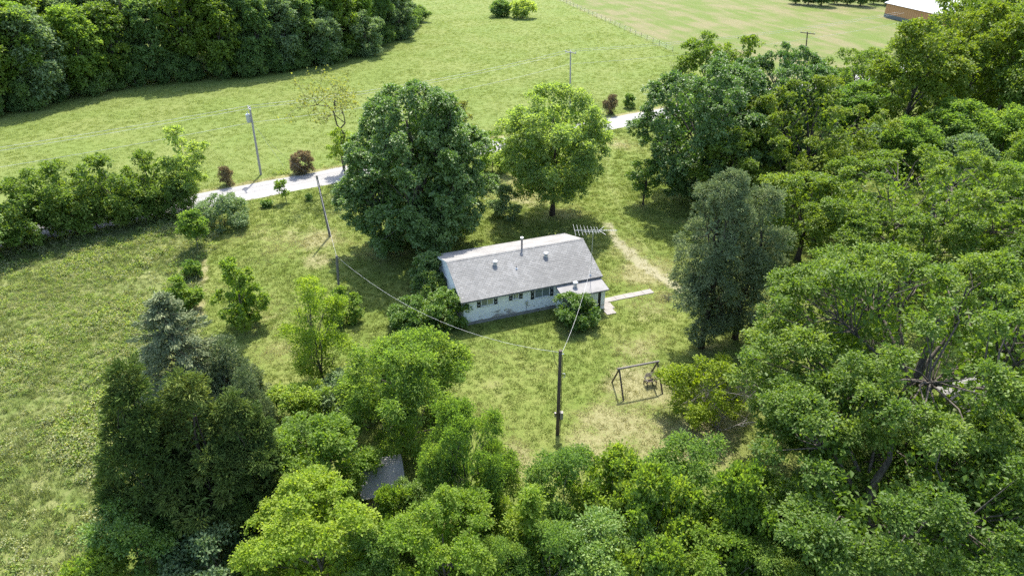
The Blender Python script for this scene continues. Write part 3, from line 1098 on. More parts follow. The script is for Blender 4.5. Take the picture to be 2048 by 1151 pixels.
def limb_mesh(name, h, r0, tips, rng, mat, zfork=.25, lean=(0, 0), spread=.5, nmain=7, twig=.012, stems=1, ztop=.8):
    """trunk, main limbs and the branches that carry the leaf clumps"""
    mb = MB()
    tips = np.asarray(tips)
    stem_tops = []
    for s in range(stems):
        off = np.array([0, 0, 0.]) if stems == 1 else np.array([rng.randn() * .25, rng.randn() * .25, 0])
        k = 6
        tr = []
        ph = rng.rand() * 6.28
        out = np.array([math.cos(ph), math.sin(ph)]) * (.0 if stems == 1 else .14 * h)
        for i in range(k + 1):
            f = i / k
            tr.append(off + np.array([lean[0] * f + out[0] * f + rng.randn() * .02 * h * f, lean[1] * f + out[1] * f + rng.randn() * .02 * h * f, -.3 + (h * ztop + .3) * f]))
        rr = [r0 * 1.35 * (1 if stems == 1 else .6)] + [r0 * (1 if stems == 1 else .6) * (1 - .8 * i / k) for i in range(1, k + 1)]
        mb.tube(tr, rr, 8)
        stem_tops.append(np.array(tr))
    if len(tips) == 0: return mb.mesh(name, mat, True)
    ang = np.arctan2(tips[:, 1], tips[:, 0])
    zr = tips[:, 2] / h
    key = np.floor((ang + np.pi) / (2 * np.pi) * nmain).astype(int) + nmain * (zr > .62)
    for kk in np.unique(key):
        grp = tips[key == kk]
        cen = grp.mean(0)
        tr = stem_tops[rng.randint(len(stem_tops))]
        zs = np.clip(cen[2] * (.35 + .25 * rng.rand()), zfork * h * .8, h * ztop * .92)
        ti = np.interp(zs, tr[:, 2], np.arange(len(tr)))
        i0 = int(min(ti, len(tr) - 2))
        st = tr[i0] + (tr[i0 + 1] - tr[i0]) * (ti - i0)
        mid = st + (cen - st) * .5 + np.array([rng.randn() * .3, rng.randn() * .3, .06 * h * rng.rand()])
        end = st + (cen - st) * .72 + rng.randn(3) * .2
        rl = r0 * (.24 + .12 * rng.rand())
        mb.tube([st, st * .6 + mid * .4 + rng.randn(3) * .1, mid, end], [rl, rl * .85, rl * .65, rl * .45], 6, False)
        for tp in grp:
            f = rng.rand()
            a = mid + (end - mid) * f
            m_ = a + (tp - a) * .5 + rng.randn(3) * .12 * np.linalg.norm(tp - a) + np.array([0, 0, .1])
            mb.tube([a, m_, tp], [rl * .4, rl * .26, twig], 4, False)
    return mb.mesh(name, mat, True)


def broad_tree(seed, R_, zb, zt, mat, bark='bark', n=60, rc=(.9, 1.6), leaf=.26, count=20000, tmax=.5, pw=.55, flat=.75, asp=.62,
               lump=.16, ntw=26, inner=.2, up=.95, rnd=.5, droop=.12, trunk=.3, lean=(0, 0), stems=1, shell=(.8, 1.0), skew=(0, 0), nmain=7, tuft=.34, cap=.75, sep=1.0, tdir=.6, fill=.06, bf=.34, nb=None, skin=.4, rbp=.3):
    rng = np.random.RandomState(seed)
    h = zt - zb
    nb = nb or max(10, n // 4)
    B, RB = [], []
    for k in range(nb):                       # boughs: large lobes on the crown's outline
        for _ in range(60):
            t = rng.rand() ** .9
            p = float(prof(np.array(t), tmax, pw))
            if rng.rand() < p * .95 + .05: break
        if k == 0: t = .97
        p = float(prof(np.array(t), tmax, pw))
        a = k * 2.39996 + rng.randn() * .35
        rb = min(R_, h * .6) * bf * rng.uniform(.7, 1.2) * (1 - rbp + rbp * p)
        lm = 1 + lump * (rng.rand() - .75)
        rad = max(R_ * p * lm - rb * .8, 0) * rng.uniform(.82, 1.0)
        z = np.clip(zb + h * t, zb + rb * flat * .7, zt - rb * flat * 1.0)
        B.append((rad * math.cos(a) + skew[0] * t, rad * math.sin(a) + skew[1] * t, z)); RB.append(rb)
    B, RB = np.array(B), np.array(RB)
    C, RC = [], []
    tries = 0
    wB = RB ** 2 / (RB ** 2).sum()
    axis_ = np.array([0, 0, zb + h * .35])
    while len(C) < n and tries < n * 60:
        tries += 1
        if rng.rand() < skin:                 # clumps that close the crown's outline between the boughs
            t = rng.rand()
            p = float(prof(np.array(t), tmax, pw))
            if rng.rand() > p * .9 + .1: continue
            a = rng.rand() * 2 * math.pi
            r = rng.uniform(*rc)
            rad = max(R_ * p * (1 - lump * .5) - r * .6, 0) * rng.uniform(.72, 1.0)
            c = np.array([rad * math.cos(a) + skew[0] * t, rad * math.sin(a) + skew[1] * t, np.clip(zb + h * t, zb + r * .3, zt - r * flat)])
            if C and tries < n * 30:
                d = np.linalg.norm((np.array(C) - c) / np.array([1, 1, flat]), axis=1)
                if d.min() < r * sep * .9: continue
            C.append(c); RC.append(r)
            continue
        k = rng.choice(nb, p=wB)
        o = B[k] - axis_
        o = o / max(np.linalg.norm(o), .3)
        dv = rng.randn(3) * .8 + o * .75 + np.array([0, 0, .5])
        dv /= np.linalg.norm(dv) + 1e-6
        r = rng.uniform(*rc)
        q = max(RB[k] - r * .45, RB[k] * .35) * (1.0 if rng.rand() > inner else rng.uniform(.2, .8))
        c = B[k] + dv * q * np.array([1, 1, flat])
        c[2] = np.clip(c[2], zb + r * .3, zt - r * flat * .7)
        if C:
            d = np.linalg.norm((np.array(C) - c) / np.array([1, 1, flat]), axis=1)
            if d.min() < r * sep * .8 and tries < n * 30: continue
        C.append(c); RC.append(r)
    C, RC = np.array(C), np.array(RC)
    w = RC ** 2
    cnt = np.maximum((count * w / w.sum()).astype(int), 8)
    ci = np.repeat(np.arange(len(C)), cnt)
    m_ = len(ci)
    tw = unit(rng.randn(len(C), ntw, 3) + np.array([0, 0, cap]) + .6 * unit(C - np.array([0, 0, zb + h * .4]))[:, None, :])
    tq = rng.uniform(.78, 1.06, (len(C), ntw))
    tb = rng.rand(len(C), ntw)
    ti = rng.randint(0, ntw, m_)
    d = tw[ci, ti]
    q = tq[ci, ti] * np.where(rng.rand(m_) < .18, rng.uniform(.2, .9, m_), 1.0)
    j = rng.randn(m_, 3) * tuft * .55
    off = (d * q[:, None] + j) * RC[ci][:, None]
    off[:, 2] *= flat
    P = C[ci] + off
    P[:, 2] = np.maximum(P[:, 2], .12)
    Nn = unit(d * .7 + np.array([0, 0, up]) + rng.randn(m_, 3) * rnd * .6)
    T = unit(d * tdir + unit(j) * .6 + rng.randn(m_, 3) * .45)
    S = leaf * rng.uniform(.65, 1.3, m_)
    cl = np.clip(rng.rand(len(C))[ci] * .6 + tb[ci, ti] * .4, 0, 1)
    if fill > 0:
        kf = int(count * fill)
        fi = rng.randint(0, len(C), kf)
        ctr = np.array([0, 0, zb + h * .45])
        Pf = C[fi] + (ctr - C[fi]) * rng.uniform(.05, .6, kf)[:, None] + rng.randn(kf, 3) * RC[fi][:, None] * .3
        Pf[:, 2] = np.clip(Pf[:, 2], zb + .15, zt - .4)
        P = np.vstack([P, Pf])
        Nn = np.vstack([Nn, unit(rng.randn(kf, 3) + np.array([0, 0, .5]))])
        T = np.vstack([T, unit(rng.randn(kf, 3))])
        S = np.r_[S, leaf * rng.uniform(1.5, 2.6, kf)]
        cl = np.r_[cl, np.zeros(kf)]
    crown = leaf_mesh('crown', P, Nn, T, S, asp, cl, rng, M[mat], droop=droop)
    tr = limb_mesh('trunk', zt, trunk, C, rng, M[bark], max(zb / zt, .12), lean, stems=stems, nmain=nmain)
    return tr, crown


def cedar_tree(seed, R_, zt, mat, bark='bark_dark', nb=150, per=90, leaf=.34, zb=.3, pw=.8, asp=.26, upang=(.1, .55), trunk=.18, tip=.12, tops=1, spray=.30, droop=.1):
    """conifer: whorled branches that carry feathery sprays"""
    rng = np.random.RandomState(seed)
    Ps, Ns, Ts, Ss, Cs = [], [], [], [], []
    tips = []
    mb = MB()
    mb.tube([(0, 0, -.3), (rng.randn() * .1, rng.randn() * .1, zt * .5), (0, 0, zt * .97)], [trunk * 1.2, trunk * .7, .02], 8)
    apex = [(0, 0)] + [(rng.uniform(-.5, .5) * R_, rng.uniform(-.5, .5) * R_) for _ in range(tops - 1)]
    for b in range(nb):
        f = (b + .5) / nb
        f = f ** .85
        ax, ay = apex[b % len(apex)]
        topf = 1.0 if b % len(apex) == 0 else .86
        z = zb + (zt * topf - zb) * f
        a = b * 2.39996 + rng.randn() * .25
        rad = R_ * ((1 - f) ** pw * (1 - tip) + tip * (1 - f * .7)) * rng.uniform(.72, 1.08) * (min(1, .55 + f * 3.2))
        el = rng.uniform(*upang) + .5 * f ** 2
        o = np.array([ax * min(1, f * 2), ay * min(1, f * 2), z])
        dirv = np.array([math.cos(a) * math.cos(el), math.sin(a) * math.cos(el), math.sin(el)])
        mb.tube([o - np.array([0, 0, .15]), o + dirv * rad * .5, o + dirv * rad * .95], [.035 + trunk * .12, .025, .008], 4, False)
        k = max(12, int(per * (rad / R_ + .15)))
        s = rng.uniform(.22, 1.0, k) ** .8
        base = o + dirv * (s * rad)[:, None]
        wd = spray * (.25 + .9 * np.sin(np.pi * np.clip(s, 0, 1) ** 1.3)) * (.4 + .6 * rad / R_) * max(R_ * .35, .5)
        j = rng.randn(k, 3) * wd[:, None] * np.array([1, 1, .30])
        j[:, 2] -= droop * s ** 2 * rad
        Ps.append(base + j)
        Ts.append(unit(dirv * .8 + unit(j) * .55 + rng.randn(k, 3) * .35 + np.array([0, 0, .12])))
        Ns.append(unit(rng.randn(k, 3) * .6 + np.array([0, 0, .6]) + dirv * .3))
        Ss.append(leaf * rng.uniform(.6, 1.35, k))
        Cs.append(np.full(k, rng.rand()) * .7 + .3 * s)
    P = np.vstack(Ps)
    P[:, 2] = np.maximum(P[:, 2], .1)
    crown = leaf_mesh('crown', P, np.vstack(Ns), np.vstack(Ts), np.concatenate(Ss), asp, np.concatenate(Cs), rng, M[mat], .08, .05)
    return mb.mesh('trunk', M[bark], True), crown


def bare_tree(seed, h, spread, r0, mat, n=9, depth=4, up=.55, stems=1):
    """leafless branching"""
    rng = np.random.RandomState(seed)
    mb = MB()
    tips = []

    def grow(p, d, l, r, k):
        m_ = p + d * l * .5 + rng.randn(3) * l * .07
        e = p + d * l + rng.randn(3) * l * .08
        mb.tube([p, m_, e], [r, r * .8, r * .6], 5 if k > 1 else 4, False)
        if k == 0:
            tips.append(e); return
        for _ in range(rng.randint(2, 4)):
            nd = unit(d + rng.randn(3) * spread + np.array([0, 0, up * .25]))
            grow(e if rng.rand() > .3 else m_, nd, l * rng.uniform(.6, .85), r * .58, k - 1)
    for s in range(stems):
        d0 = unit(np.array([rng.randn() * (.12 if stems == 1 else .6), rng.randn() * (.12 if stems == 1 else .6), 1]))
        grow(np.array([rng.randn() * .1, rng.randn() * .1, -.2]), d0, h * .36, r0, depth)
    return mb.mesh('branches', M[mat], True), np.array(tips)


def place_tree(name, meshes, loc, label, cat='tree', group=None, rz=0.0, scale=(1, 1, 1), names=('trunk', 'crown'), tint=None):
    e = empty(name, (loc[0], loc[1], 0), rz)
    e.scale = scale
    tag(e, label, cat, group)
    for nm, me in zip(names, meshes):
        o = link_mesh(nm, me, e)
        if tint and nm == 'crown':
            o.material_slots[0].link = 'OBJECT'
            o.material_slots[0].material = M[tint]
    return e


def spot(bx, by, ty, wpx, zc=.5):
    """base position, height and crown radius surveyed from the photo"""
    p = at(bx, by)
    z = top_z(p[1], ty)
    return p, z, wpx * m_per_px(p[1], z * zc) / 2


CACHE = {}


def broad(name, label, bx, by, ty, wpx, seed, mat, zbf=.12, cat='tree', group=None, rz=None, proto=None, **k):
    """one surveyed tree; trees of one kind and size may share the crown of their prototype, turned and stretched"""
    p, z, r = spot(bx, by, ty, wpx)
    if proto is None:
        return place_tree(name, broad_tree(seed, r, z * zbf, z, mat, **k), p, label, cat, group, rz or 0.0)
    if (proto, mat) not in CACHE: CACHE[(proto, mat)] = (broad_tree(seed, r, z * zbf, z, mat, **k), r, z)
    me, r0, z0 = CACHE[(proto, mat)]
    return place_tree(name, me, p, label, cat, group, (seed * 1.7) % 6.28 if rz is None else rz, (r / r0, r / r0, z / z0))


def cedar(name, label, bx, by, ty, wpx, seed, mat, cat='tree', group=None, **k):
    p, z, r = spot(bx, by, ty, wpx, .25)
    return place_tree(name, cedar_tree(seed, r, z, mat, **k), p, label, cat, group)


# ------------------------------------------------------------------ yard trees
broad('maple_tree', 'huge dome-shaped dark green maple beside the house', 843, 490, 168, 328, 3, 'maple', .03, n=230, rc=(.75, 1.2), leaf=.25, count=112000, tmax=.36, pw=.5, fill=.10, nb=60, bf=.25, skin=.6, ntw=22, lump=.10, up=1.15, tuft=.26, trunk=.5, flat=.8)
broad('plane_tree', 'rounded light green tree with bare lower trunk behind the house', 1104, 430, 176, 240, 8, 'plane', .17, n=150, skin=.6, rc=(.7, 1.15), leaf=.22, count=52000, tmax=.46, pw=.5, ntw=24, lump=.08, asp=.75, rnd=.8, tuft=.36, sep=.75, fill=.08, trunk=.28, bark='bark_dark', droop=.2)
broad('maple_tree', 'broad dark green maple at the roadside end of the drive', 1388, 395, 112, 285, 15, 'maple', .05, n=150, rc=(.8, 1.3), leaf=.26, count=70000, tmax=.5, pw=.45, fill=.07, nb=40, bf=.28, skin=.45, ntw=20, up=1.15, tuft=.26, trunk=.4, proto='maple')
broad('maple_tree', 'tall dark green maple behind the spreading yellow-green oak', 1525, 362, 92, 250, 23, 'maple', .08, n=150, rc=(.8, 1.3), leaf=.26, count=70000, tmax=.5, pw=.45, fill=.07, nb=40, bf=.28, skin=.45, ntw=20, up=1.15, tuft=.26, trunk=.4, proto='maple')
broad('oak_tree', 'spreading yellow-green oak with open crown and dark forked limbs', 1592, 415, 158, 335, 31, 'oak_yellow', .14, n=120, rc=(.65, 1.1), nb=38, bf=.25, skin=.3, leaf=.23, count=46000, tmax=.5, pw=.6, flat=.72, lump=.22, inner=.3, tuft=.25, trunk=.42, bark='bark_dark', shell=(.6, 1.0))
broad('oak_tree', 'low yellow-green oak reaching over the drive in front of the maples', 1450, 432, 262, 185, 37, 'oak_yellow', .14, n=50, rc=(.8, 1.3), leaf=.24, count=17000, tmax=.5, pw=.6, flat=.72, lump=.25, inner=.25, tuft=.26, trunk=.28, bark='bark_dark', shell=(.6, 1.0))
broad('oak_tree', 'compact oak with bright clumps beside the grey juniper', 1595, 520, 352, 235, 41, 'oak', .16, n=50, rc=(.8, 1.3), leaf=.23, count=19000, tmax=.5, pw=.6, flat=.72, lump=.25, inner=.3, tuft=.26, trunk=.28, bark='bark_dark', shell=(.6, 1.0))
broad('oak_tree', 'wide pale green oak with gaps in its layered crown', 1815, 572, 312, 510, 47, 'oak', .18, n=170, rc=(.65, 1.05), nb=46, bf=.24, skin=.4, leaf=.20, count=80000, tmax=.5, pw=.6, flat=.7, lump=.2, inner=.3, tuft=.28, trunk=.45, shell=(.55, 1.0), bark='bark')
broad('oak_tree', 'very large glossy green oak over the pale-roofed shed', 1762, 930, 545, 770, 53, 'oak', .14, n=300, rc=(.6, 1.05), nb=64, bf=.24, skin=.45, leaf=.18, count=140000, tmax=.48, pw=.55, flat=.75, lump=.16, inner=.28, tuft=.30, trunk=.5, shell=(.6, 1.0), nmain=9)
broad('oak_tree', 'leaning oak with a thick bare grey trunk below the largest oak', 1690, 1125, 808, 600, 59, 'oak', .2, n=130, rc=(.6, 1.0), nb=36, bf=.28, skin=.45, leaf=.17, count=72000, tmax=.5, pw=.55, flat=.75, lump=.2, inner=.28, tuft=.3, trunk=.42, shell=(.6, 1.0), lean=(.6, .4))
far_oak = broad('oak_tree', 'oak at the far end of the shed with a pale dead limb', 2030, 690, 480, 260, 61, 'oak', .18, n=70, rc=(.85, 1.4), leaf=.21, count=26000, tmax=.5, pw=.6, flat=.75, lump=.2, inner=.3, tuft=.3, trunk=.35, shell=(.6, 1.0))
bb_, _ = bare_tree(62, 4.2, .4, .09, 'bark_pale', depth=3)
dl = link_mesh('dead_limb', bb_, far_oak)
dl.location = (-1.4, -1.2, 3.2)
dl.rotation_euler = (.3, -.35, 0)
broad('oak_tree', 'oak leaning in over the corner of the shed yard', 2040, 960, 800, 250, 67, 'oak', .18, n=60, rc=(.8, 1.3), leaf=.18, count=26000, tmax=.5, pw=.6, flat=.6, lump=.2, inner=.3, tuft=.3, trunk=.3)

# juniper beside the drive: two joined columns
JUN = dict(n=95, rc=(.5, .95), leaf=.20, asp=.34, flat=.95, ntw=34, tuft=.26, lump=.5, bf=.34, nb=34, skin=.4, inner=.15, tdir=1.2, cap=.35, up=.5, trunk=.24, bark='bark_dark', rnd=.8, sep=.9)
p, z, r = spot(1402, 694, 344, 165, .5)
place_tree('juniper_tree', broad_tree(71, r, z * .06, z, 'juniper', count=38000, tmax=.45, pw=.4, **JUN), p, 'tall grey-green juniper with a dark bare foot at the lawn edge')
p, z, r = spot(1470, 676, 376, 165, .5)
place_tree('juniper_tree', broad_tree(73, r, z * .08, z, 'juniper', count=32000, tmax=.45, pw=.42, **JUN), p, 'grey-green juniper grown into the side of the taller one')
broad('small_tree', 'small dark tree with thin crown in the shade by the drive', 1286, 410, 322, 82, 79, 'shrub', .22, n=30, rc=(.4, .7), leaf=.22, count=3600, tmax=.6, trunk=.12, lump=.25, bark='bark_dark')
broad('bush', 'dark grey-green bush at the foot of the huge maple', 1008, 437, 374, 75, 83, 'grey_leaf', .02, 'bush', n=24, rc=(.4, .7), leaf=.2, count=5000, trunk=.06, tmax=.35)
broad('small_tree', 'small upright bright green tree alone on the left lawn', 492, 655, 512, 114, 89, 'bright', .03, n=42, rc=(.32, .6), leaf=.2, count=9000, tmax=.36, pw=.75, trunk=.1, lump=.25, flat=.9, skin=.65)
broad('young_locust', 'slender yellow-green tree with airy foliage and several thin stems', 652, 765, 556, 160, 97, 'lime', .10, n=60, rc=(.4, .75), leaf=.17, count=13000, tmax=.45, pw=.7, trunk=.12, lump=.3, stems=4, tuft=.5, bark='bark', asp=.4)
broad('bush', 'round dark green bush behind the slender yellow-green tree', 694, 642, 575, 74, 101, 'bright', .02, 'bush', n=20, rc=(.35, .6), leaf=.19, count=4500, trunk=.05, tmax=.4, skin=.65)

# shrubs round the house
broad('shrub', 'rounded glossy shrub at the left front corner of the house', 893, 650, 583, 110, 103, 'shrub', .02, 'shrub', n=36, rc=(.35, .6), leaf=.17, count=9500, trunk=.05, tmax=.4, pw=.45, stems=3, skin=.65)
broad('shrub', 'lower spreading shrub left of the corner shrub, under the service wire', 828, 652, 602, 110, 107, 'shrub', .02, 'shrub', n=36, rc=(.35, .6), leaf=.17, count=8500, trunk=.05, tmax=.36, pw=.45, stems=3, skin=.65)
broad('shrub', 'tall dark shrub against the gable end of the house', 862, 580, 513, 92, 109, 'maple', .02, 'shrub', n=30, rc=(.4, .7), leaf=.2, count=7000, trunk=.05, tmax=.4, pw=.45, stems=3, skin=.65)
broad('shrub', 'pale green shrub below the dark one at the gable end', 860, 596, 545, 66, 113, 'plane', .02, 'shrub', n=20, rc=(.3, .5), leaf=.18, count=4200, trunk=.05, tmax=.4, pw=.45, stems=3, skin=.65)
broad('shrub', 'round glossy shrub in front of the porch room', 1152, 645, 594, 100, 127, 'shrub', .02, 'shrub', n=38, rc=(.32, .58), leaf=.16, count=9500, trunk=.05, tmax=.42, pw=.42, stems=3, skin=.65)

# bush with dead grey branches by the swing
p, z, r = spot(1400, 832, 700, 178)
tr, cr = broad_tree(131, r, z * .04, z * .85, 'lime_young', n=46, rc=(.4, .7), leaf=.17, count=8000, tmax=.4, pw=.6, trunk=.07, lump=.3, stems=5, bark='bark_pale', tuft=.4, inner=.1)
bb, _ = bare_tree(132, z * .8, .55, .06, 'bark_pale', depth=4, stems=6)
e = place_tree('bush', (tr, cr), p, 'yellow-green bush with bare grey branches beside the swing', 'bush')
b = link_mesh('dead_branches', bb, e)
b.location = (.9, -1.3, .1)
b.scale = (1.2, 1.2, 1.05)

# ------------------------------------------------------------------ bottom thicket
broad('tree', 'bright green tree left of the buried shed roof', 662, 1020, 846, 232, 137, 'bright', .08, n=60, rc=(.5, .85), leaf=.17, count=22000, tmax=.5, pw=.5, trunk=.14, lump=.15, tuft=.3, proto='thicket')
broad('tree', 'lime green tree with dense rounded crown below the buried shed', 657, 1215, 990, 280, 139, 'lime', .08, n=65, rc=(.5, .85), leaf=.15, count=26000, tmax=.55, pw=.5, trunk=.14, lump=.12, tuft=.3, proto='thicket')
broad('locust_tree', 'wide feathery green locust at the bottom of the lawn', 832, 895, 682, 293, 149, 'frond', .08, n=80, rc=(.6, 1.0), leaf=.19, count=34000, tmax=.5, pw=.5, trunk=.16, lump=.16, asp=.38, tuft=.36, droop=.25, proto='thicket')
broad('locust_tree', 'narrower feathery locust in front of the wide one', 932, 1065, 832, 224, 151, 'frond', .08, n=65, rc=(.5, .9), leaf=.17, count=26000, tmax=.5, pw=.5, trunk=.14, lump=.16, asp=.38, tuft=.36, droop=.25, proto='thicket')
broad('tree', 'lime and green sapling cluster beside the rounded lime tree', 895, 1230, 1018, 257, 157, 'lime', .06, n=60, rc=(.45, .8), leaf=.15, count=22000, tmax=.5, pw=.5, trunk=.12, lump=.25, tuft=.36, proto='thicket')
broad('shrub', 'mid green shrubs filling the gap above the bright tree', 608, 860, 775, 158, 163, 'bright', .04, 'shrub', n=34, rc=(.45, .75), leaf=.17, count=9500, tmax=.45, trunk=.08, lump=.25, proto='hedge')
broad('shrub', 'grey-green shrub with dead twigs under the slender tree', 690, 830, 752, 134, 167, 'grey_leaf', .04, 'shrub', n=24, rc=(.45, .7), leaf=.17, count=5500, tmax=.45, trunk=.08, lump=.25, proto='hedge')
bb, _ = bare_tree(168, 2.6, .6, .05, 'bark_pale', depth=4, stems=5)
place_tree('dead_brush', (bb,), at(682, 800), 'tangle of bare grey twigs at the lawn edge under the slender tree', 'brush', names=('branches',))
broad('shrub', 'leafy green shrub with pointed shoots at the foot of the lawn', 1125, 1085, 912, 201, 173, 'frond', .04, 'shrub', n=44, rc=(.5, .8), leaf=.16, count=15000, tmax=.5, trunk=.08, lump=.2, asp=.45, droop=.22, proto='hedge')
broad('shrub', 'dense mid green shrub in the hedge below the meter pole', 1215, 1080, 925, 195, 179, 'bright', .04, 'shrub', n=44, rc=(.5, .8), leaf=.15, count=15000, tmax=.5, trunk=.08, lump=.2, proto='hedge')
broad('shrub', 'tall light green shrub in the hedge below the bare soil', 1375, 1075, 893, 231, 181, 'frond', .04, 'shrub', n=50, rc=(.5, .85), leaf=.16, count=17000, tmax=.5, trunk=.08, lump=.22, asp=.45, droop=.22, proto='hedge')
broad('shrub', 'drooping bright green shrub between two hedge shrubs', 1300, 1150, 960, 207, 191, 'bright', .04, 'shrub', n=44, rc=(.5, .8), leaf=.15, count=15000, tmax=.5, trunk=.08, lump=.22, asp=.5, droop=.22, proto='hedge')
broad('shrub', 'yellow-green sapling with pointed leaves at the hedge foot', 1055, 1170, 985, 115, 193, 'lime', .04, 'shrub', n=28, rc=(.35, .6), leaf=.16, count=7500, tmax=.5, pw=.7, trunk=.06, lump=.25)
broad('shrub', 'dark leafy shrub at the bottom of the hedge', 1190, 1225, 1052, 244, 197, 'shrub', .04, 'shrub', n=44, rc=(.5, .8), leaf=.15, count=15000, tmax=.5, trunk=.08, lump=.2, proto='hedge')
broad('shrub', 'pale leafed shrub under the leaning oak', 1460, 1150, 945, 207, 199, 'bright', .04, 'shrub', n=44, rc=(.45, .75), leaf=.15, count=14000, tmax=.5, trunk=.08, lump=.22, proto='hedge')
broad('shrub', 'light yellow-green shrub below the leaning oak at the hedge end', 1420, 1235, 1085, 268, 211, 'lime', .04, 'shrub', n=40, rc=(.45, .75), leaf=.14, count=13000, tmax=.5, trunk=.08, lump=.22, proto='hedge')
broad('shrub', 'pale mint green shrub at the foot of the cedars', 440, 1195, 1082, 201, 223, 'grey_leaf', .03, 'shrub', n=36, rc=(.4, .65), leaf=.17, count=11000, tmax=.5, trunk=.06, lump=.22, proto='hedge')
broad('shrub', 'dark vine-covered bush below the olive cedar', 300, 1160, 1010, 207, 227, 'shrub', .03, 'shrub', n=40, rc=(.45, .75), leaf=.15, count=14000, tmax=.5, trunk=.06, lump=.2, proto='hedge')
broad('shrub', 'light green bush in the shade between cedars and lime tree', 530, 1190, 1100, 146, 229, 'bright', .03, 'shrub', n=26, rc=(.4, .65), leaf=.15, count=7500, tmax=.5, trunk=.06, lump=.2, proto='hedge')
broad('tree', 'dark green tree rising behind the feathery locusts', 760, 830, 730, 123, 233, 'frond', .06, n=30, rc=(.5, .85), leaf=.18, count=9500, tmax=.5, trunk=.12, lump=.2, asp=.4, proto='thicket')
broad('shrub', 'deep green bush in the dark gap beside the shed roof', 845, 1075, 965, 128, 239, 'shrub', .03, 'shrub', n=26, rc=(.45, .7), leaf=.15, count=8000, tmax=.5, trunk=.06, lump=.2, proto='hedge')
broad('shrub', 'low green undergrowth bush below the leaning oak trunk', 1600, 1190, 1090, 256, 241, 'bright', .03, 'shrub', n=40, rc=(.4, .65), leaf=.15, count=12000, tmax=.4, trunk=.06, lump=.2, proto='hedge')
broad('shrub', 'shaded undergrowth bush behind the thick grey trunk', 1905, 1100, 985, 268, 251, 'shrub', .03, 'shrub', n=40, rc=(.45, .75), leaf=.16, count=12000, tmax=.4, trunk=.06, lump=.2, proto='hedge')

H_ = dict(proto='hedge')
for bx, by, ty, wd, mt, lab in (
        (1100, 1230, 1060, 190, 'frond', 'feathery shrub low in the hedge under the pointed shoots'),
        (1280, 1245, 1085, 200, 'bright', 'bright shrub low in the hedge next to the dark leafy one'),
        (1000, 1235, 1085, 150, 'frond', 'green shrub between the sapling cluster and the hedge'),
        (1500, 1240, 1100, 200, 'frond', 'feathery shrub in the shade of the leaning oak'),
        (760, 1215, 1070, 150, 'shrub', 'dark shrub wedged between two lime green trees'),
        (800, 1110, 985, 120, 'bright', 'bright shrub growing against the buried shed'),
        (985, 1120, 985, 130, 'bright', 'bright shrub at the foot of the narrower locust'),
        (600, 960, 850, 120, 'shrub', 'dark shrub between the cedars and the bright tree'),
        (1540, 1110, 985, 170, 'shrub', 'dark shrub under the outer boughs of the leaning oak'),
        (1660, 1225, 1120, 230, 'frond', 'feathery undergrowth below the leaning oak'),
        (220, 1235, 1120, 170, 'bright', 'bright bush at the meadow side of the cedars'),
        (380, 1120, 1010, 150, 'shrub', 'dark undergrowth at the foot of the green cedar'),
        (1990, 1150, 1040, 220, 'frond', 'undergrowth below the oak in the shed yard'),
        (870, 830, 735, 130, 'frond', 'feathery bough at the lawn side of the wide locust')):
    broad('shrub', lab, bx, by, ty, wd, bx % 89, mt, .04, 'shrub', **H_)

# cedars
cedar('cedar_tree', 'broad blue-grey cedar with layered drooping boughs', 385, 815, 592, 290, 257, 'cedar_blue', nb=100, per=480, leaf=.24, pw=.62, asp=.34, upang=(-.15, .22), spray=.20, tip=.12, droop=.22, trunk=.2)
CED = dict(n=70, rc=(.5, .95), leaf=.25, asp=.22, flat=.9, ntw=30, tuft=.26, lump=.3, bf=.36, skin=.35, rbp=.85, inner=.15, tdir=1.4, cap=.35, up=.45, trunk=.18, bark='bark_dark', rnd=.8, sep=.9)
broad('cedar_tree', 'tall olive-green cedar at the edge of the rough meadow', 368, 1085, 708, 232, 263, 'cedar', .05, count=36000, tmax=.27, pw=.8, **CED, proto='ced')
broad('cedar_tree', 'green cedar standing between the olive cedar and the bright tree', 456, 1075, 730, 240, 269, 'cedar', .05, count=32000, tmax=.27, pw=.8, **CED, proto='ced')
broad('cedar_tree', 'dark cedar with a browned side beside the bright green tree', 532, 1060, 775, 200, 271, 'cedar', .05, count=24000, tmax=.27, pw=.8, **CED, proto='ced')
broad('cedar_tree', 'small grey-green cedar at the right shoulder of the blue-grey one', 478, 820, 682, 140, 277, 'juniper', .04, count=12000, tmax=.27, pw=.8, **CED, proto='ced')
broad('cedar_tree', 'short dusky cedar in the gap behind the dark cedars', 518, 895, 745, 115, 281, 'juniper', .04, count=10000, tmax=.27, pw=.8, **CED, proto='ced')
bb, _ = bare_tree(283, 2.6, .5, .04, 'bark_pale', depth=4, stems=3)
place_tree('dead_sapling', (bb,), at(350, 1078), 'dead grey sapling against the dark cedars', 'dead tree', names=('branches',))
bb, _ = bare_tree(285, 1.8, .6, .05, 'rust', depth=3, stems=4) if False else bare_tree(285, 2.2, .6, .05, 'bark', depth=3, stems=4)
place_tree('dead_brush', (bb,), at(525, 985), 'brown dead boughs on the dark cedar beside the bright tree', 'brush', names=('branches',))

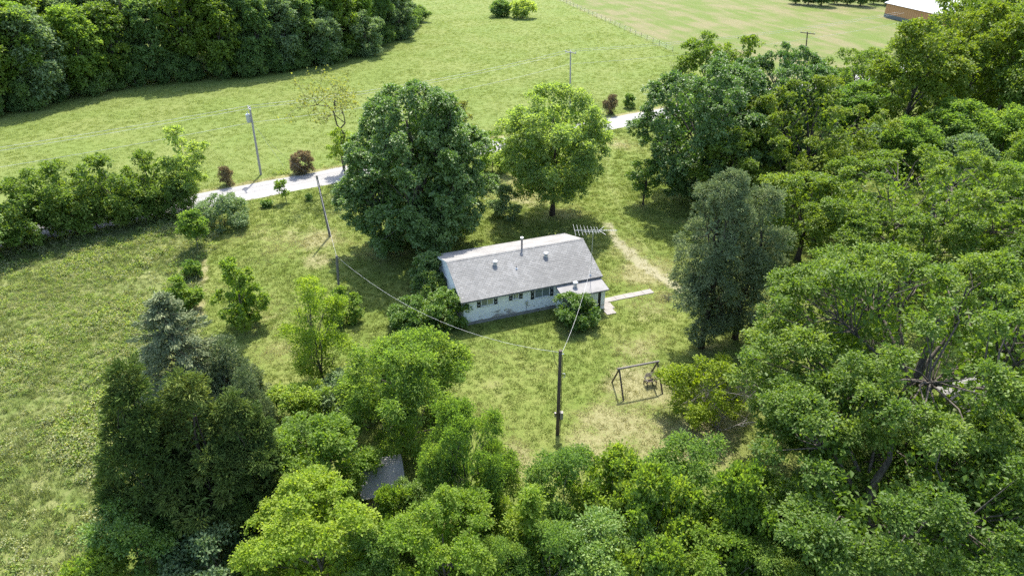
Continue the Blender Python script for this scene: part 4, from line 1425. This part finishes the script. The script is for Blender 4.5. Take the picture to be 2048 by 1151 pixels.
# fence-line shrubs between meadow and lawn
broad('bush', 'mound of grey-green bush beside the road verge', 450, 452, 392, 105, 293, 'grey_leaf', .02, 'bush', n=34, rc=(.5, .8), leaf=.2, count=7500, tmax=.38, pw=.4, trunk=.05, lump=.1, skin=.65)
broad('bush', 'pale leafy bush on the line between meadow and lawn, next to the road', 398, 500, 424, 62, 307, 'frond', .02, 'bush', n=22, rc=(.4, .65), leaf=.2, count=5000, tmax=.5, trunk=.06)
broad('bush', 'bright bush half way down the line between meadow and lawn', 374, 618, 556, 66, 311, 'bright', .02, 'bush', n=22, rc=(.4, .6), leaf=.19, count=5000, tmax=.5, trunk=.06)
broad('bush', 'small weedy bush between the two larger ones on the meadow line', 388, 555, 522, 40, 313, 'frond', .02, 'bush', n=12, rc=(.3, .45), leaf=.18, count=2000, tmax=.5, trunk=.04)
broad('sapling', 'tiny round-topped sapling on the verge by the road', 573, 404, 361, 36, 317, 'bright', .35, n=10, rc=(.3, .5), leaf=.2, count=900, tmax=.55, trunk=.05)
broad('bush', 'tiny dark bush on the lawn by the road edge', 533, 413, 401, 22, 331, 'shrub', .02, 'bush', n=8, rc=(.25, .4), leaf=.2, count=700, tmax=.45, trunk=.03)
broad('bush', 'tiny green tuft bush below the leaning pole top', 618, 400, 389, 14, 337, 'shrub', .02, 'bush', n=6, rc=(.2, .3), leaf=.2, count=400, tmax=.45, trunk=.03)

# roadside row on the left
g_ = 'roadside trees along the left of the road'
broad('roadside_tree', 'roadside tree with dense bushy crown at the left end of the row', 60, 490, 365, 162, 347, 'row_leaf', .04, group=g_, n=45, rc=(.6, 1.0), leaf=.26, count=10000, tmax=.45, trunk=.14, pw=.5, proto='row')
broad('roadside_tree', 'bushy roadside tree second in the row, over pale road patches', 150, 462, 330, 175, 349, 'row_leaf', .04, group=g_, n=50, rc=(.6, 1.0), leaf=.25, count=12000, tmax=.45, trunk=.16, pw=.5, proto='row')
broad('roadside_tree', 'bushy roadside tree in the middle of the row', 240, 446, 316, 175, 353, 'row_leaf', .04, group=g_, n=50, rc=(.6, 1.0), leaf=.25, count=12000, tmax=.45, trunk=.16, pw=.5, proto='row')
broad('roadside_tree', 'bushy roadside tree next to the tall thin one', 315, 430, 312, 131, 359, 'row_leaf', .04, group=g_, n=40, rc=(.6, .9), leaf=.25, count=9000, tmax=.45, trunk=.14, pw=.5, proto='row')
broad('roadside_tree', 'tall thin-topped pale tree at the end of the roadside row', 385, 420, 256, 126, 367, 'plane', .16, group=g_, n=40, rc=(.5, .85), leaf=.25, count=8000, tmax=.55, trunk=.14, pw=.6, lump=.3, stems=2, bark='bark', skin=.65)
broad('roadside_tree', 'low dark roadside tree at the frame end of the row', -20, 520, 400, 162, 373, 'shrub', .04, group=g_, n=40, rc=(.6, .9), leaf=.25, count=9000, tmax=.45, trunk=.12, pw=.5, proto='row')

for bx, by, ty, wd, lab in ((10, 497, 425, 120, 'low bush closing the row beside the dense bushy end tree'), (105, 474, 395, 120, 'low bush between the first two bushy roadside trees'),
                            (195, 456, 385, 120, 'low bush in the shade of the middle roadside tree'), (280, 442, 372, 110, 'low bush filling the roadside row near its thin end'), (350, 432, 372, 90, 'low bush at the foot of the tall thin roadside tree')):
    broad('bush', lab, bx, by, ty, wd, bx + 5, 'row_leaf', .02, 'bush', g_, proto='row')

# bushes and thin trees along the far verge
broad('bush', 'round brown twiggy bush on the far verge beside the power pole', 608, 346, 302, 54, 379, 'brown_bush', .02, 'bush', n=20, rc=(.4, .6), leaf=.3, count=5200, tmax=.5, trunk=.04, asp=.12, up=.1, flat=1.0, skin=.8, bf=.45)
broad('bush', 'smaller brown twiggy bush on the far verge left of the pole', 458, 370, 335, 32, 383, 'brown_bush', .02, 'bush', n=12, rc=(.35, .5), leaf=.28, count=2600, tmax=.5, trunk=.04, asp=.12, up=.1, flat=1.0, skin=.8, bf=.45)
broad('bush', 'narrow brown twiggy bush on the verge beyond the light green tree', 1219, 228, 190, 30, 389, 'brown_bush', .02, 'bush', n=12, rc=(.4, .6), leaf=.35, count=2600, tmax=.5, trunk=.04, asp=.12, up=.1, flat=1.0, skin=.8, bf=.45)
broad('bush', 'low green bush between brown bush and dead tree on the verge', 1258, 216, 190, 26, 397, 'shrub', .02, 'bush', n=10, rc=(.4, .6), leaf=.3, count=1200, tmax=.45, trunk=.04)
bb, tips = bare_tree(401, 5.5, .5, .11, 'bark_dark', depth=4)
place_tree('dead_tree', (bb,), at(1300, 232), 'leafless dark forked tree on the verge beside the broad maple', 'dead tree', names=('branches',))
bb, tips = bare_tree(409, 13.5, .6, .22, 'bark', depth=5, up=.5)
rs = np.random.RandomState(4)
P = np.repeat(tips, 14, 0) + rs.randn(len(tips) * 14, 3) * .4
cr = leaf_mesh('crown', P, unit(rs.randn(len(P), 3) + np.array([0, 0, .8])), unit(rs.randn(len(P), 3)), .32 * rs.uniform(.6, 1.3, len(P)), .6, rs.rand(len(P)), rs, M['spring'])
place_tree('thin_tree', (bb, cr), at(690, 338), 'thin tree with sparse yellowish leaves and twisted limbs behind the maple', names=('trunk', 'crown'))
broad('small_tree', 'low leafy tree hanging over the road between the maples', 690, 348, 258, 75, 419, 'bright', .25, n=22, rc=(.4, .7), leaf=.24, count=2600, tmax=.55, trunk=.1, lump=.3)
broad('small_tree', 'small thin tree between the huge maple and the light green tree', 925, 300, 205, 75, 421, 'spring', .15, n=24, rc=(.5, .8), leaf=.26, count=3000, tmax=.55, trunk=.12, lump=.3)
broad('bush', 'bushes at the road edge between the two yard trees', 985, 345, 262, 90, 431, 'bright', .02, 'bush', n=26, rc=(.5, .8), leaf=.24, count=4500, tmax=.45, trunk=.06, lump=.3)
broad('roadside_tree', 'pale green tree rising beyond the maples at the roadside', 1402, 200, 66, 130, 433, 'oak', .1, n=40, rc=(.8, 1.3), leaf=.36, count=7000, tmax=.5, trunk=.2)
broad('roadside_tree', 'pale green tree next to the first one beyond the maples', 1478, 195, 74, 110, 439, 'oak', .1, n=36, rc=(.8, 1.3), leaf=.36, count=6000, tmax=.5, trunk=.2)
broad('roadside_tree', 'low green tree at the foot of the dark power pole', 1700, 196, 104, 215, 443, 'row_leaf', .04, n=60, rc=(.8, 1.3), leaf=.34, count=11000, tmax=.5, trunk=.16, skin=.6)
broad('roadside_tree', 'rounded green roadside tree between the dark power pole and the vine-wrapped oak', 1790, 182, 92, 180, 445, 'row_leaf', .04, n=50, rc=(.8, 1.3), leaf=.34, count=9000, tmax=.5, trunk=.16, skin=.6)
bb, _ = bare_tree(449, 8, .5, .1, 'bark', depth=4)
place_tree('dead_tree', (bb,), at(1325, 205), 'thin grey leafless tree in front of the pale green roadside tree', 'dead tree', names=('branches',))
bb, _ = bare_tree(457, .9, .9, .03, 'bark', depth=4, stems=9, up=-.3)
place_tree('brush_pile', (bb,), at(1332, 598), 'low pile of brown cut brush at the end of the concrete walk', 'brush', names=('branches',))

# island of bushes in the pasture
broad('bush', 'dark thorny bush in the middle of the pasture', 1000, 33, 2, 48, 461, 'forest', .02, 'bush', n=24, rc=(.9, 1.4), leaf=.5, count=3600, tmax=.4, trunk=.1, bark='bark_pale')
broad('bush', 'bright leafy bush joined to the dark one in the pasture', 1045, 36, 0, 56, 463, 'plane', .02, 'bush', n=24, rc=(.9, 1.4), leaf=.5, count=3600, tmax=.45, trunk=.1)

# ------------------------------------------------------------------ trees on the right beyond the oaks
g_ = 'tall trees beyond the oaks'
P1 = [broad_tree(501, 6.6, 1.2, 15.5, 'oak_yellow', n=75, rc=(.9, 1.6), leaf=.36, count=19000, tmax=.52, pw=.55, flat=.7, lump=.2, trunk=.35, inner=.25),
      broad_tree(503, 6.0, 1.0, 14.0, 'oak', n=75, rc=(.9, 1.5), leaf=.34, count=19000, tmax=.5, pw=.5, flat=.75, lump=.2, trunk=.35, inner=.25),
      broad_tree(509, 4.2, .3, 7.5, 'frond', n=50, rc=(.8, 1.3), leaf=.3, count=12000, tmax=.42, pw=.5, flat=.75, lump=.25, trunk=.16, inner=.2),
      broad_tree(511, 3.4, .1, 4.6, 'grey_leaf', n=40, rc=(.7, 1.1), leaf=.28, count=8500, tmax=.4, pw=.5, flat=.75, lump=.25, trunk=.12, inner=.2)]
for kind, bx, by, ty, wd, lab in (
        (0, 1800, 285, 42, 200, 'tall vine-wrapped oak beyond the spreading oaks'),
        (0, 1905, 262, 8, 190, 'tall oak right of the vine-wrapped one with hay meadow behind'),
        (1, 1985, 250, -10, 190, 'dark tall tree behind the pale scrub at the wood edge'),
        (1, 2060, 300, 20, 210, 'tall tree at the wood edge beside the dark tall one'),
        (1, 1880, 180, -30, 150, 'tall tree of the far right wood nearest the barn'),
        (1, 1960, 175, -40, 160, 'tall tree of the far right wood behind the oaks'),
        (0, 2030, 190, -40, 160, 'yellow-green tall tree in the far right wood'),
        (2, 1700, 262, 168, 150, 'feathery low tree between the spreading oak and the vine-wrapped oak'),
        (2, 1890, 330, 205, 160, 'light green scrub tree behind the wide pale oak'),
        (2, 1985, 345, 215, 140, 'light green scrub tree beside the grey-leafed bush'),
        (1, 2040, 440, 225, 160, 'dark tree shading the right end of the wide pale oak'),
        (2, 1800, 350, 240, 120, 'feathery scrub under the vine-wrapped oak'),
        (3, 1915, 365, 272, 120, 'grey-leafed bush behind the wide pale oak'),
        (3, 1745, 330, 250, 120, 'pale scrub bush in the gap behind the spreading oak'),
        (2, 1960, 470, 330, 170, 'green scrub tree at the dark side of the wide pale oak'),
        (1, 2075, 560, 400, 160, 'shaded tree at the edge of the shed yard')):
    p, z, r = spot(bx, by, ty, wd)
    base = ((6.6, 15.5), (6.0, 14.0), (4.2, 7.5), (3.4, 4.6))[kind]
    s, sz = r / base[0], z / base[1]
    place_tree('bush' if kind == 3 else 'tree', P1[kind], p, lab, 'bush' if kind == 3 else 'tree', g_, rz=(bx * 7 % 63) / 10, scale=(s, s, sz))

# ------------------------------------------------------------------ the wood beyond the pasture
F = [broad_tree(601, 4.6, 1.5, 15.5, 'forest', n=70, rc=(.8, 1.5), leaf=.42, count=11000, tmax=.55, pw=.5, flat=.8, lump=.25, trunk=.25, inner=.2),
     broad_tree(607, 5.2, 2.5, 16.5, 'forest', n=70, rc=(.9, 1.6), leaf=.44, count=11000, tmax=.6, pw=.5, flat=.7, lump=.25, trunk=.28, inner=.2),
     broad_tree(613, 4.4, .5, 13.0, 'forest', n=65, rc=(.8, 1.4), leaf=.40, count=10500, tmax=.48, pw=.5, flat=.8, lump=.25, trunk=.22, inner=.2),
     broad_tree(617, 3.6, .2, 7.0, 'forest', n=40, rc=(.8, 1.2), leaf=.38, count=6500, tmax=.42, pw=.5, flat=.8, lump=.25, trunk=.14, inner=.2),
     broad_tree(619, 4.4, .3, 11.5, 'grey_leaf', n=60, rc=(.8, 1.3), leaf=.38, count=9500, tmax=.45, pw=.55, flat=.9, lump=.25, trunk=.2, inner=.2)]
EDGE = gp((-120, 262), (0, 238), (120, 205), (330, 168), (480, 158), (600, 140), (700, 118), (800, 76), (835, 44))
TINTS = dict(forest='dark green', oak='fresh green', frond='light green', grey_leaf='greyish green', oak_yellow='yellowish green')
labs = ['tall narrow woodland tree with %s crown beyond the pasture', 'tall woodland tree with high open %s crown beyond the pasture',
        'woodland tree with %s leaves down to the ground at the pasture edge', 'low leafy understorey tree along the shaded edge of the wood']
rs = np.random.RandomState(77)
E2 = np.array(EDGE)
seg = np.linalg.norm(np.diff(E2, axis=0), axis=1)
cum = np.r_[0, np.cumsum(seg)]
rows = ((3.0, 6.2, (0, 2, 2, 1)), (7.5, 6.8, (0, 1, 2, 1)), (13.5, 7.2, (0, 1, 1, 0)), (21, 8.5, (0, 1)), (31, 10, (0, 1)), (43, 12, (0, 1)))
for back, step, kinds in rows:
    s = 0
    while s < cum[-1] + (-4 if back < 10 else 0):
        x, y = np.interp(s, cum, E2[:, 0]), np.interp(s, cum, E2[:, 1])
        i = min(np.searchsorted(cum, s, 'right') - 1, len(seg) - 1)
        t = (E2[i + 1] - E2[i]) / seg[i]
        nrm = np.array([-t[1], t[0]])
        p = np.array([x, y]) + nrm * (back + rs.randn() * 1.0) + t * rs.randn() * 1.2
        k = kinds[rs.randint(len(kinds))]
        sc = rs.uniform(1.05, 1.35)
        tn = ('forest', 'forest', 'oak', 'frond', 'grey_leaf', 'oak_yellow')[rs.randint(6)]
        place_tree('woodland_tree', F[k], p, labs[k] % TINTS[tn], 'tree', 'trees of the wood beyond the pasture', rz=rs.rand() * 6.28, scale=(sc, sc, sc * rs.uniform(.92, 1.08)), tint=tn)
        s += step * rs.uniform(.8, 1.2)
for s in np.arange(0, cum[-1], 3.7):
    x, y = np.interp(s, cum, E2[:, 0]), np.interp(s, cum, E2[:, 1])
    sc = rs.uniform(.55, .95)
    place_tree('understorey_tree', F[3], (x + rs.randn() * .8 - .4, y + rs.randn() * .8 + 1.2), labs[3], 'tree', 'understorey along the wood edge', rz=rs.rand() * 6.28, scale=(sc, sc, sc * rs.uniform(.7, 1.1)))
for bx, by, ty, wd, lab in ((655, 128, 14, 85, 'pale grey-green tree standing out from the wood edge'), (735, 112, 20, 80, 'pale bushy tree at the corner of the wood'), (800, 78, -10, 80, 'grey-green tree at the tip of the wood')):
    p, z, r = spot(bx, by, ty, wd)
    place_tree('woodland_tree', F[4], p, lab, 'tree', 'pale trees at the corner of the wood', rz=bx / 10, scale=(r / 4.4, r / 4.4, z / 11.5))
# hedge far behind the hay meadow
for i, bx in enumerate(range(1590, 1775, 26)):
    p = at(bx, 8 + (i % 3) * 2)
    sc = .55 + .1 * (i % 3)
    place_tree('hedgerow_tree', F[2], p, 'dark tree in the far hedgerow beside the barn', 'tree', 'far hedgerow trees', rz=i * 1.3, scale=(sc * 1.2, sc * 1.2, sc))

# ------------------------------------------------------------------ grass and weeds
def tuft_mesh(name, n, h, spread, w, lean, rng, mat):
    V_, F_ = [], []
    for i in range(n):
        a = rng.rand() * 6.283
        r = spread * math.sqrt(rng.rand())
        bx, by = r * math.cos(a), r * math.sin(a)
        d = rng.rand() * 6.283
        hh = h * rng.uniform(.55, 1.2)
        lx, ly = math.cos(d) * lean * hh * rng.uniform(.3, 1.2), math.sin(d) * lean * hh * rng.uniform(.3, 1.2)
        px_, py_ = -math.sin(d) * w / 2, math.cos(d) * w / 2
        k = len(V_)
        V_ += [(bx - px_, by - py_, -.02), (bx + px_, by + py_, -.02), (bx + lx * .5 + px_ * .8, by + ly * .5 + py_ * .8, hh * .62), (bx + lx * .5 - px_ * .8, by + ly * .5 - py_ * .8, hh * .62), (bx + lx, by + ly, hh)]
        F_ += [(k, k + 1, k + 2), (k, k + 2, k + 3), (k + 3, k + 2, k + 4)]
    me = np_mesh(name, V_, F_, [mat])
    r = np.repeat(rng.rand(n), 3).astype(np.float32)
    a = me.attributes.new('rnd', 'FLOAT', 'FACE')
    a.data.foreach_set('value', r)
    return me


def weed_mesh(name, n, h, rad, leaf, rng, mat):
    d = unit(rng.randn(n, 3) * np.array([1, 1, .6]) + np.array([0, 0, .5]))
    d[:, 2] = np.abs(d[:, 2])
    P = d * rng.uniform(.5, 1, n)[:, None] * np.array([rad, rad, h])
    return leaf_mesh(name, P, unit(d + np.array([0, 0, .8]) + rng.randn(n, 3) * .4), unit(d + rng.randn(n, 3) * .6), leaf * rng.uniform(.7, 1.3, n), .55, rng.rand(n), rng, mat)


def grass_mat(name, a, b, dryc, trans=.35):
    m, nt, out = new_mat(name)
    N = NT(nt)
    geo = N.n('ShaderNodeNewGeometry')
    oi = N.n('ShaderNodeObjectInfo')
    big = N.noise(geo.outputs['Position'], .25, 5, .6)
    f = N.math('ADD', N.math('MULTIPLY', N.attr('rnd'), .4), N.math('ADD', N.math('MULTIPLY', oi.outputs['Random'], .4), N.math('MULTIPLY', N.math('SUBTRACT', big, .4), .6)), True)
    col = N.mix(f, a, b)
    col = N.mix(N.ramp(N.math('ADD', N.attr('dry', 'INSTANCER'), N.math('MULTIPLY', oi.outputs['Random'], .35)), .32, .85, 0, .9), col, dryc)
    col = N.mix(1.0, col, (.745, .80, .68), 'MULTIPLY')
    p = N.principled(col, .7, .15)
    t = N.n('ShaderNodeBsdfTranslucent')
    N.link(N.mix(1.0, col, (1.15, 1.15, .7), 'MULTIPLY'), t.inputs['Color'])
    mx = N.n('ShaderNodeMixShader')
    mx.inputs[0].default_value = trans
    N.link(p, mx.inputs[1]); N.link(t.outputs[0], mx.inputs[2])
    N.link(mx.outputs[0], out.inputs[0])
    return m


M['lawn_blade'] = grass_mat('lawn_blades', (.18, .235, .058), (.30, .325, .105), (.48, .42, .26), .45)
M['meadow_blade'] = grass_mat('meadow_blades', (.20, .245, .085), (.30, .325, .15), (.40, .39, .24), .45)
M['pasture_blade'] = grass_mat('pasture_blades', (.26, .31, .09), (.29, .33, .105), (.42, .36, .21), .5)
M['weed'] = leaf_mat('weed_leaf', (.09, .15, .04), (.15, .21, .065), (.18, .23, .09), .6, .2, .35)
M['weed_grey'] = leaf_mat('grey_weed_leaf', (.13, .17, .085), (.21, .235, .13), (.24, .25, .14), .6, .2, .3)


def tuft_coll(name, meshes):
    c = bpy.data.collections.new(name)
    for i, me in enumerate(meshes):
        o = bpy.data.objects.new('%s_%02d' % (name, i), me)
        c.objects.link(o)
    return c


def scatter(name, label, cat, coll, nvar, pts, scl, dry, rng):
    me = bpy.data.meshes.new(name)
    n = len(pts)
    me.vertices.add(n)
    me.vertices.foreach_set('co', np.column_stack([pts, np.zeros(n)]).astype(np.float32).ravel())
    for nm, arr in (('scl', scl), ('rz', rng.rand(n) * 6.283), ('dry', dry)):
        a = me.attributes.new(nm, 'FLOAT', 'POINT')
        a.data.foreach_set('value', np.asarray(arr, np.float32))
    a = me.attributes.new('idx', 'INT', 'POINT')
    a.data.foreach_set('value', rng.randint(0, nvar, n).astype(np.int32))
    me.update()
    o = link_mesh(name, me)
    tag(o, label, cat, None, 'stuff')
    ng = bpy.data.node_groups.new(name + '_scatter', 'GeometryNodeTree')
    ng.interface.new_socket('Geometry', in_out='INPUT', socket_type='NodeSocketGeometry')
    ng.interface.new_socket('Geometry', in_out='OUTPUT', socket_type='NodeSocketGeometry')
    gi, go = ng.nodes.new('NodeGroupInput'), ng.nodes.new('NodeGroupOutput')
    ip = ng.nodes.new('GeometryNodeInstanceOnPoints')
    ci = ng.nodes.new('GeometryNodeCollectionInfo')
    ci.inputs['Collection'].default_value = coll
    ci.inputs['Separate Children'].default_value = True
    ci.inputs['Reset Children'].default_value = True

    def na(nm, t):
        x = ng.nodes.new('GeometryNodeInputNamedAttribute')
        x.data_type = t
        x.inputs['Name'].default_value = nm
        return [s for s in x.outputs if s.enabled and s.name == 'Attribute'][0]
    cx = ng.nodes.new('ShaderNodeCombineXYZ')
    ng.links.new(na('rz', 'FLOAT'), cx.inputs['Z'])
    er = ng.nodes.new('FunctionNodeEulerToRotation')
    ng.links.new(cx.outputs[0], er.inputs[0])
    ng.links.new(gi.outputs[0], ip.inputs['Points'])
    ng.links.new(ci.outputs[0], ip.inputs['Instance'])
    ip.inputs['Pick Instance'].default_value = True
    ng.links.new(na('idx', 'INT'), ip.inputs['Instance Index'])
    ng.links.new(er.outputs[0], ip.inputs['Rotation'])
    ng.links.new(na('scl', 'FLOAT'), ip.inputs['Scale'])
    ng.links.new(ip.outputs[0], go.inputs[0])
    md = o.modifiers.new('scatter', 'NODES')
    md.node_group = ng
    return o


rg = np.random.RandomState(9)


def in_view(x, y, margin=1.08):
    zc = y * _c + CAM_H * _s
    b = (y * _s - CAM_H * _c) / zc
    return (np.abs(x / zc) < 1024 / FPX * margin) & (np.abs(b) < 575.5 / FPX * margin)


def sow(x0, x1, y0, y1, n):
    p = np.column_stack([rg.uniform(x0, x1, n), rg.uniform(y0, y1, n)])
    return p[in_view(p[:, 0], p[:, 1])]


def on_house(p):
    q = p - HO
    u, v = q @ U, q @ V
    return ((u > .1) & (u < L_ - .1) & (v > .2) & (v < W_)) | ((u > 8.7) & (u < 18.5) & (v > -2.4) & (v < .6) & ~((u > 13.8) & (v < -.6)))


def clear_road(p): return np.abs(road_d(p[:, 0], p[:, 1])) > ROAD_W / 2 + .15


lawn_c = tuft_coll('lawn_tuft', [tuft_mesh('lawn_tuft', 16, .075, .16, .022, .9, rg, M['lawn_blade']) for _ in range(5)])
p = sow(-45, 62, 24, 108, 150000)
l_, m_, h_, pa_, d_, t_ = cover(p[:, 0], p[:, 1])
near = np.clip(1.25 - (p[:, 1] - 30) / 80, .25, 1)
keep = (rg.rand(len(p)) < l_ * near * (1 - .8 * t_) * (1 - .45 * d_)) & ~on_house(p) & clear_road(p)
p, d_ = p[keep], d_[keep]
scatter('lawn_grass', 'short mown grass with dry straw patches around the house', 'grass', lawn_c, 5, p, rg.uniform(.6, 1.5, len(p)) * (1 + (p[:, 1] - 30) / 90), d_ + (vnoise(p[:, 0], p[:, 1], 2.5, 31) - .5) * .9, rg)

mead_c = tuft_coll('meadow_tuft', [tuft_mesh('meadow_tuft', 18, .26, .24, .03, .5, rg, M['meadow_blade']) for _ in range(4)])
p = sow(-75, -5, 14, 80, 60000)
l_, m_, h_, pa_, d_, t_ = cover(p[:, 0], p[:, 1])
p = p[(rg.rand(len(p)) < m_ * .7) & clear_road(p)]
hn = vnoise(p[:, 0], p[:, 1], 3.0, 41)
scatter('meadow_grass', 'tall rough meadow grass left of the mown yard', 'grass', mead_c, 4, p, rg.uniform(.55, 1.2, len(p)) * (.55 + .9 * hn), vnoise(p[:, 0], p[:, 1], 4.0, 43) * .6, rg)
weed_c = tuft_coll('meadow_weed', [weed_mesh('meadow_weed', 42, .46, .38, .15, rg, M['weed']) for _ in range(2)] + [weed_mesh('meadow_weed', 36, .55, .34, .13, rg, M['weed_grey']) for _ in range(2)])
p = sow(-75, -5, 14, 80, 70000)
l_, m_, h_, pa_, d_, t_ = cover(p[:, 0], p[:, 1])
cl = vnoise(p[:, 0], p[:, 1], 2.6, 51) * .6 + vnoise(p[:, 0], p[:, 1], 7, 53) * .55
p = p[(rg.rand(len(p)) < m_ * (.12 + .88 * sstep(cl, .42, .75)) * .9) & clear_road(p)]
scatter('meadow_weeds', 'leafy weeds and brambles in the rough meadow', 'weeds', weed_c, 4, p, rg.uniform(.4, 1.15, len(p)) * (.75 + .8 * vnoise(p[:, 0], p[:, 1], 5.0, 57)), np.zeros(len(p)), rg)

past_c = tuft_coll('pasture_tuft', [tuft_mesh('pasture_tuft', 18, .11, .42, .045, 1.0, rg, M['pasture_blade']) for _ in range(4)])
p = sow(-120, 110, 78, 270, 170000)
l_, m_, h_, pa_, d_, t_ = cover(p[:, 0], p[:, 1])
rd = road_d(p[:, 0], p[:, 1])
verge = (np.abs(rd) < ROAD_W / 2 + 2.2)
p_keep = (rg.rand(len(p)) < pa_ * np.clip(1.4 - (p[:, 1] - 80) / 160, .35, 1)) & clear_road(p)
p, d_, verge = p[p_keep], d_[p_keep], verge[p_keep]
scatter('pasture_grass', 'long green pasture grass beyond the road', 'grass', past_c, 4, p, rg.uniform(.5, 1.15, len(p)) * np.where(verge, 1.2, 1) * (.8 + .4 * vnoise(p[:, 0], p[:, 1], 5, 61)), d_ * .9, rg)
# weeds along the far verge
p = sow(-60, 40, 60, 125, 9000)
rd = road_d(p[:, 0], p[:, 1]) - ROAD_W / 2
p = p[(rg.rand(len(p)) < np.exp(-((rd - 2.2) / .9) ** 2) * .8 * (vnoise(p[:, 0], p[:, 1], 4, 71) > .45))]
scatter('verge_weeds', 'leafy weeds growing along the far road verge', 'weeds', weed_c, 4, p, rg.uniform(.6, 1.4, len(p)), np.zeros(len(p)), rg)
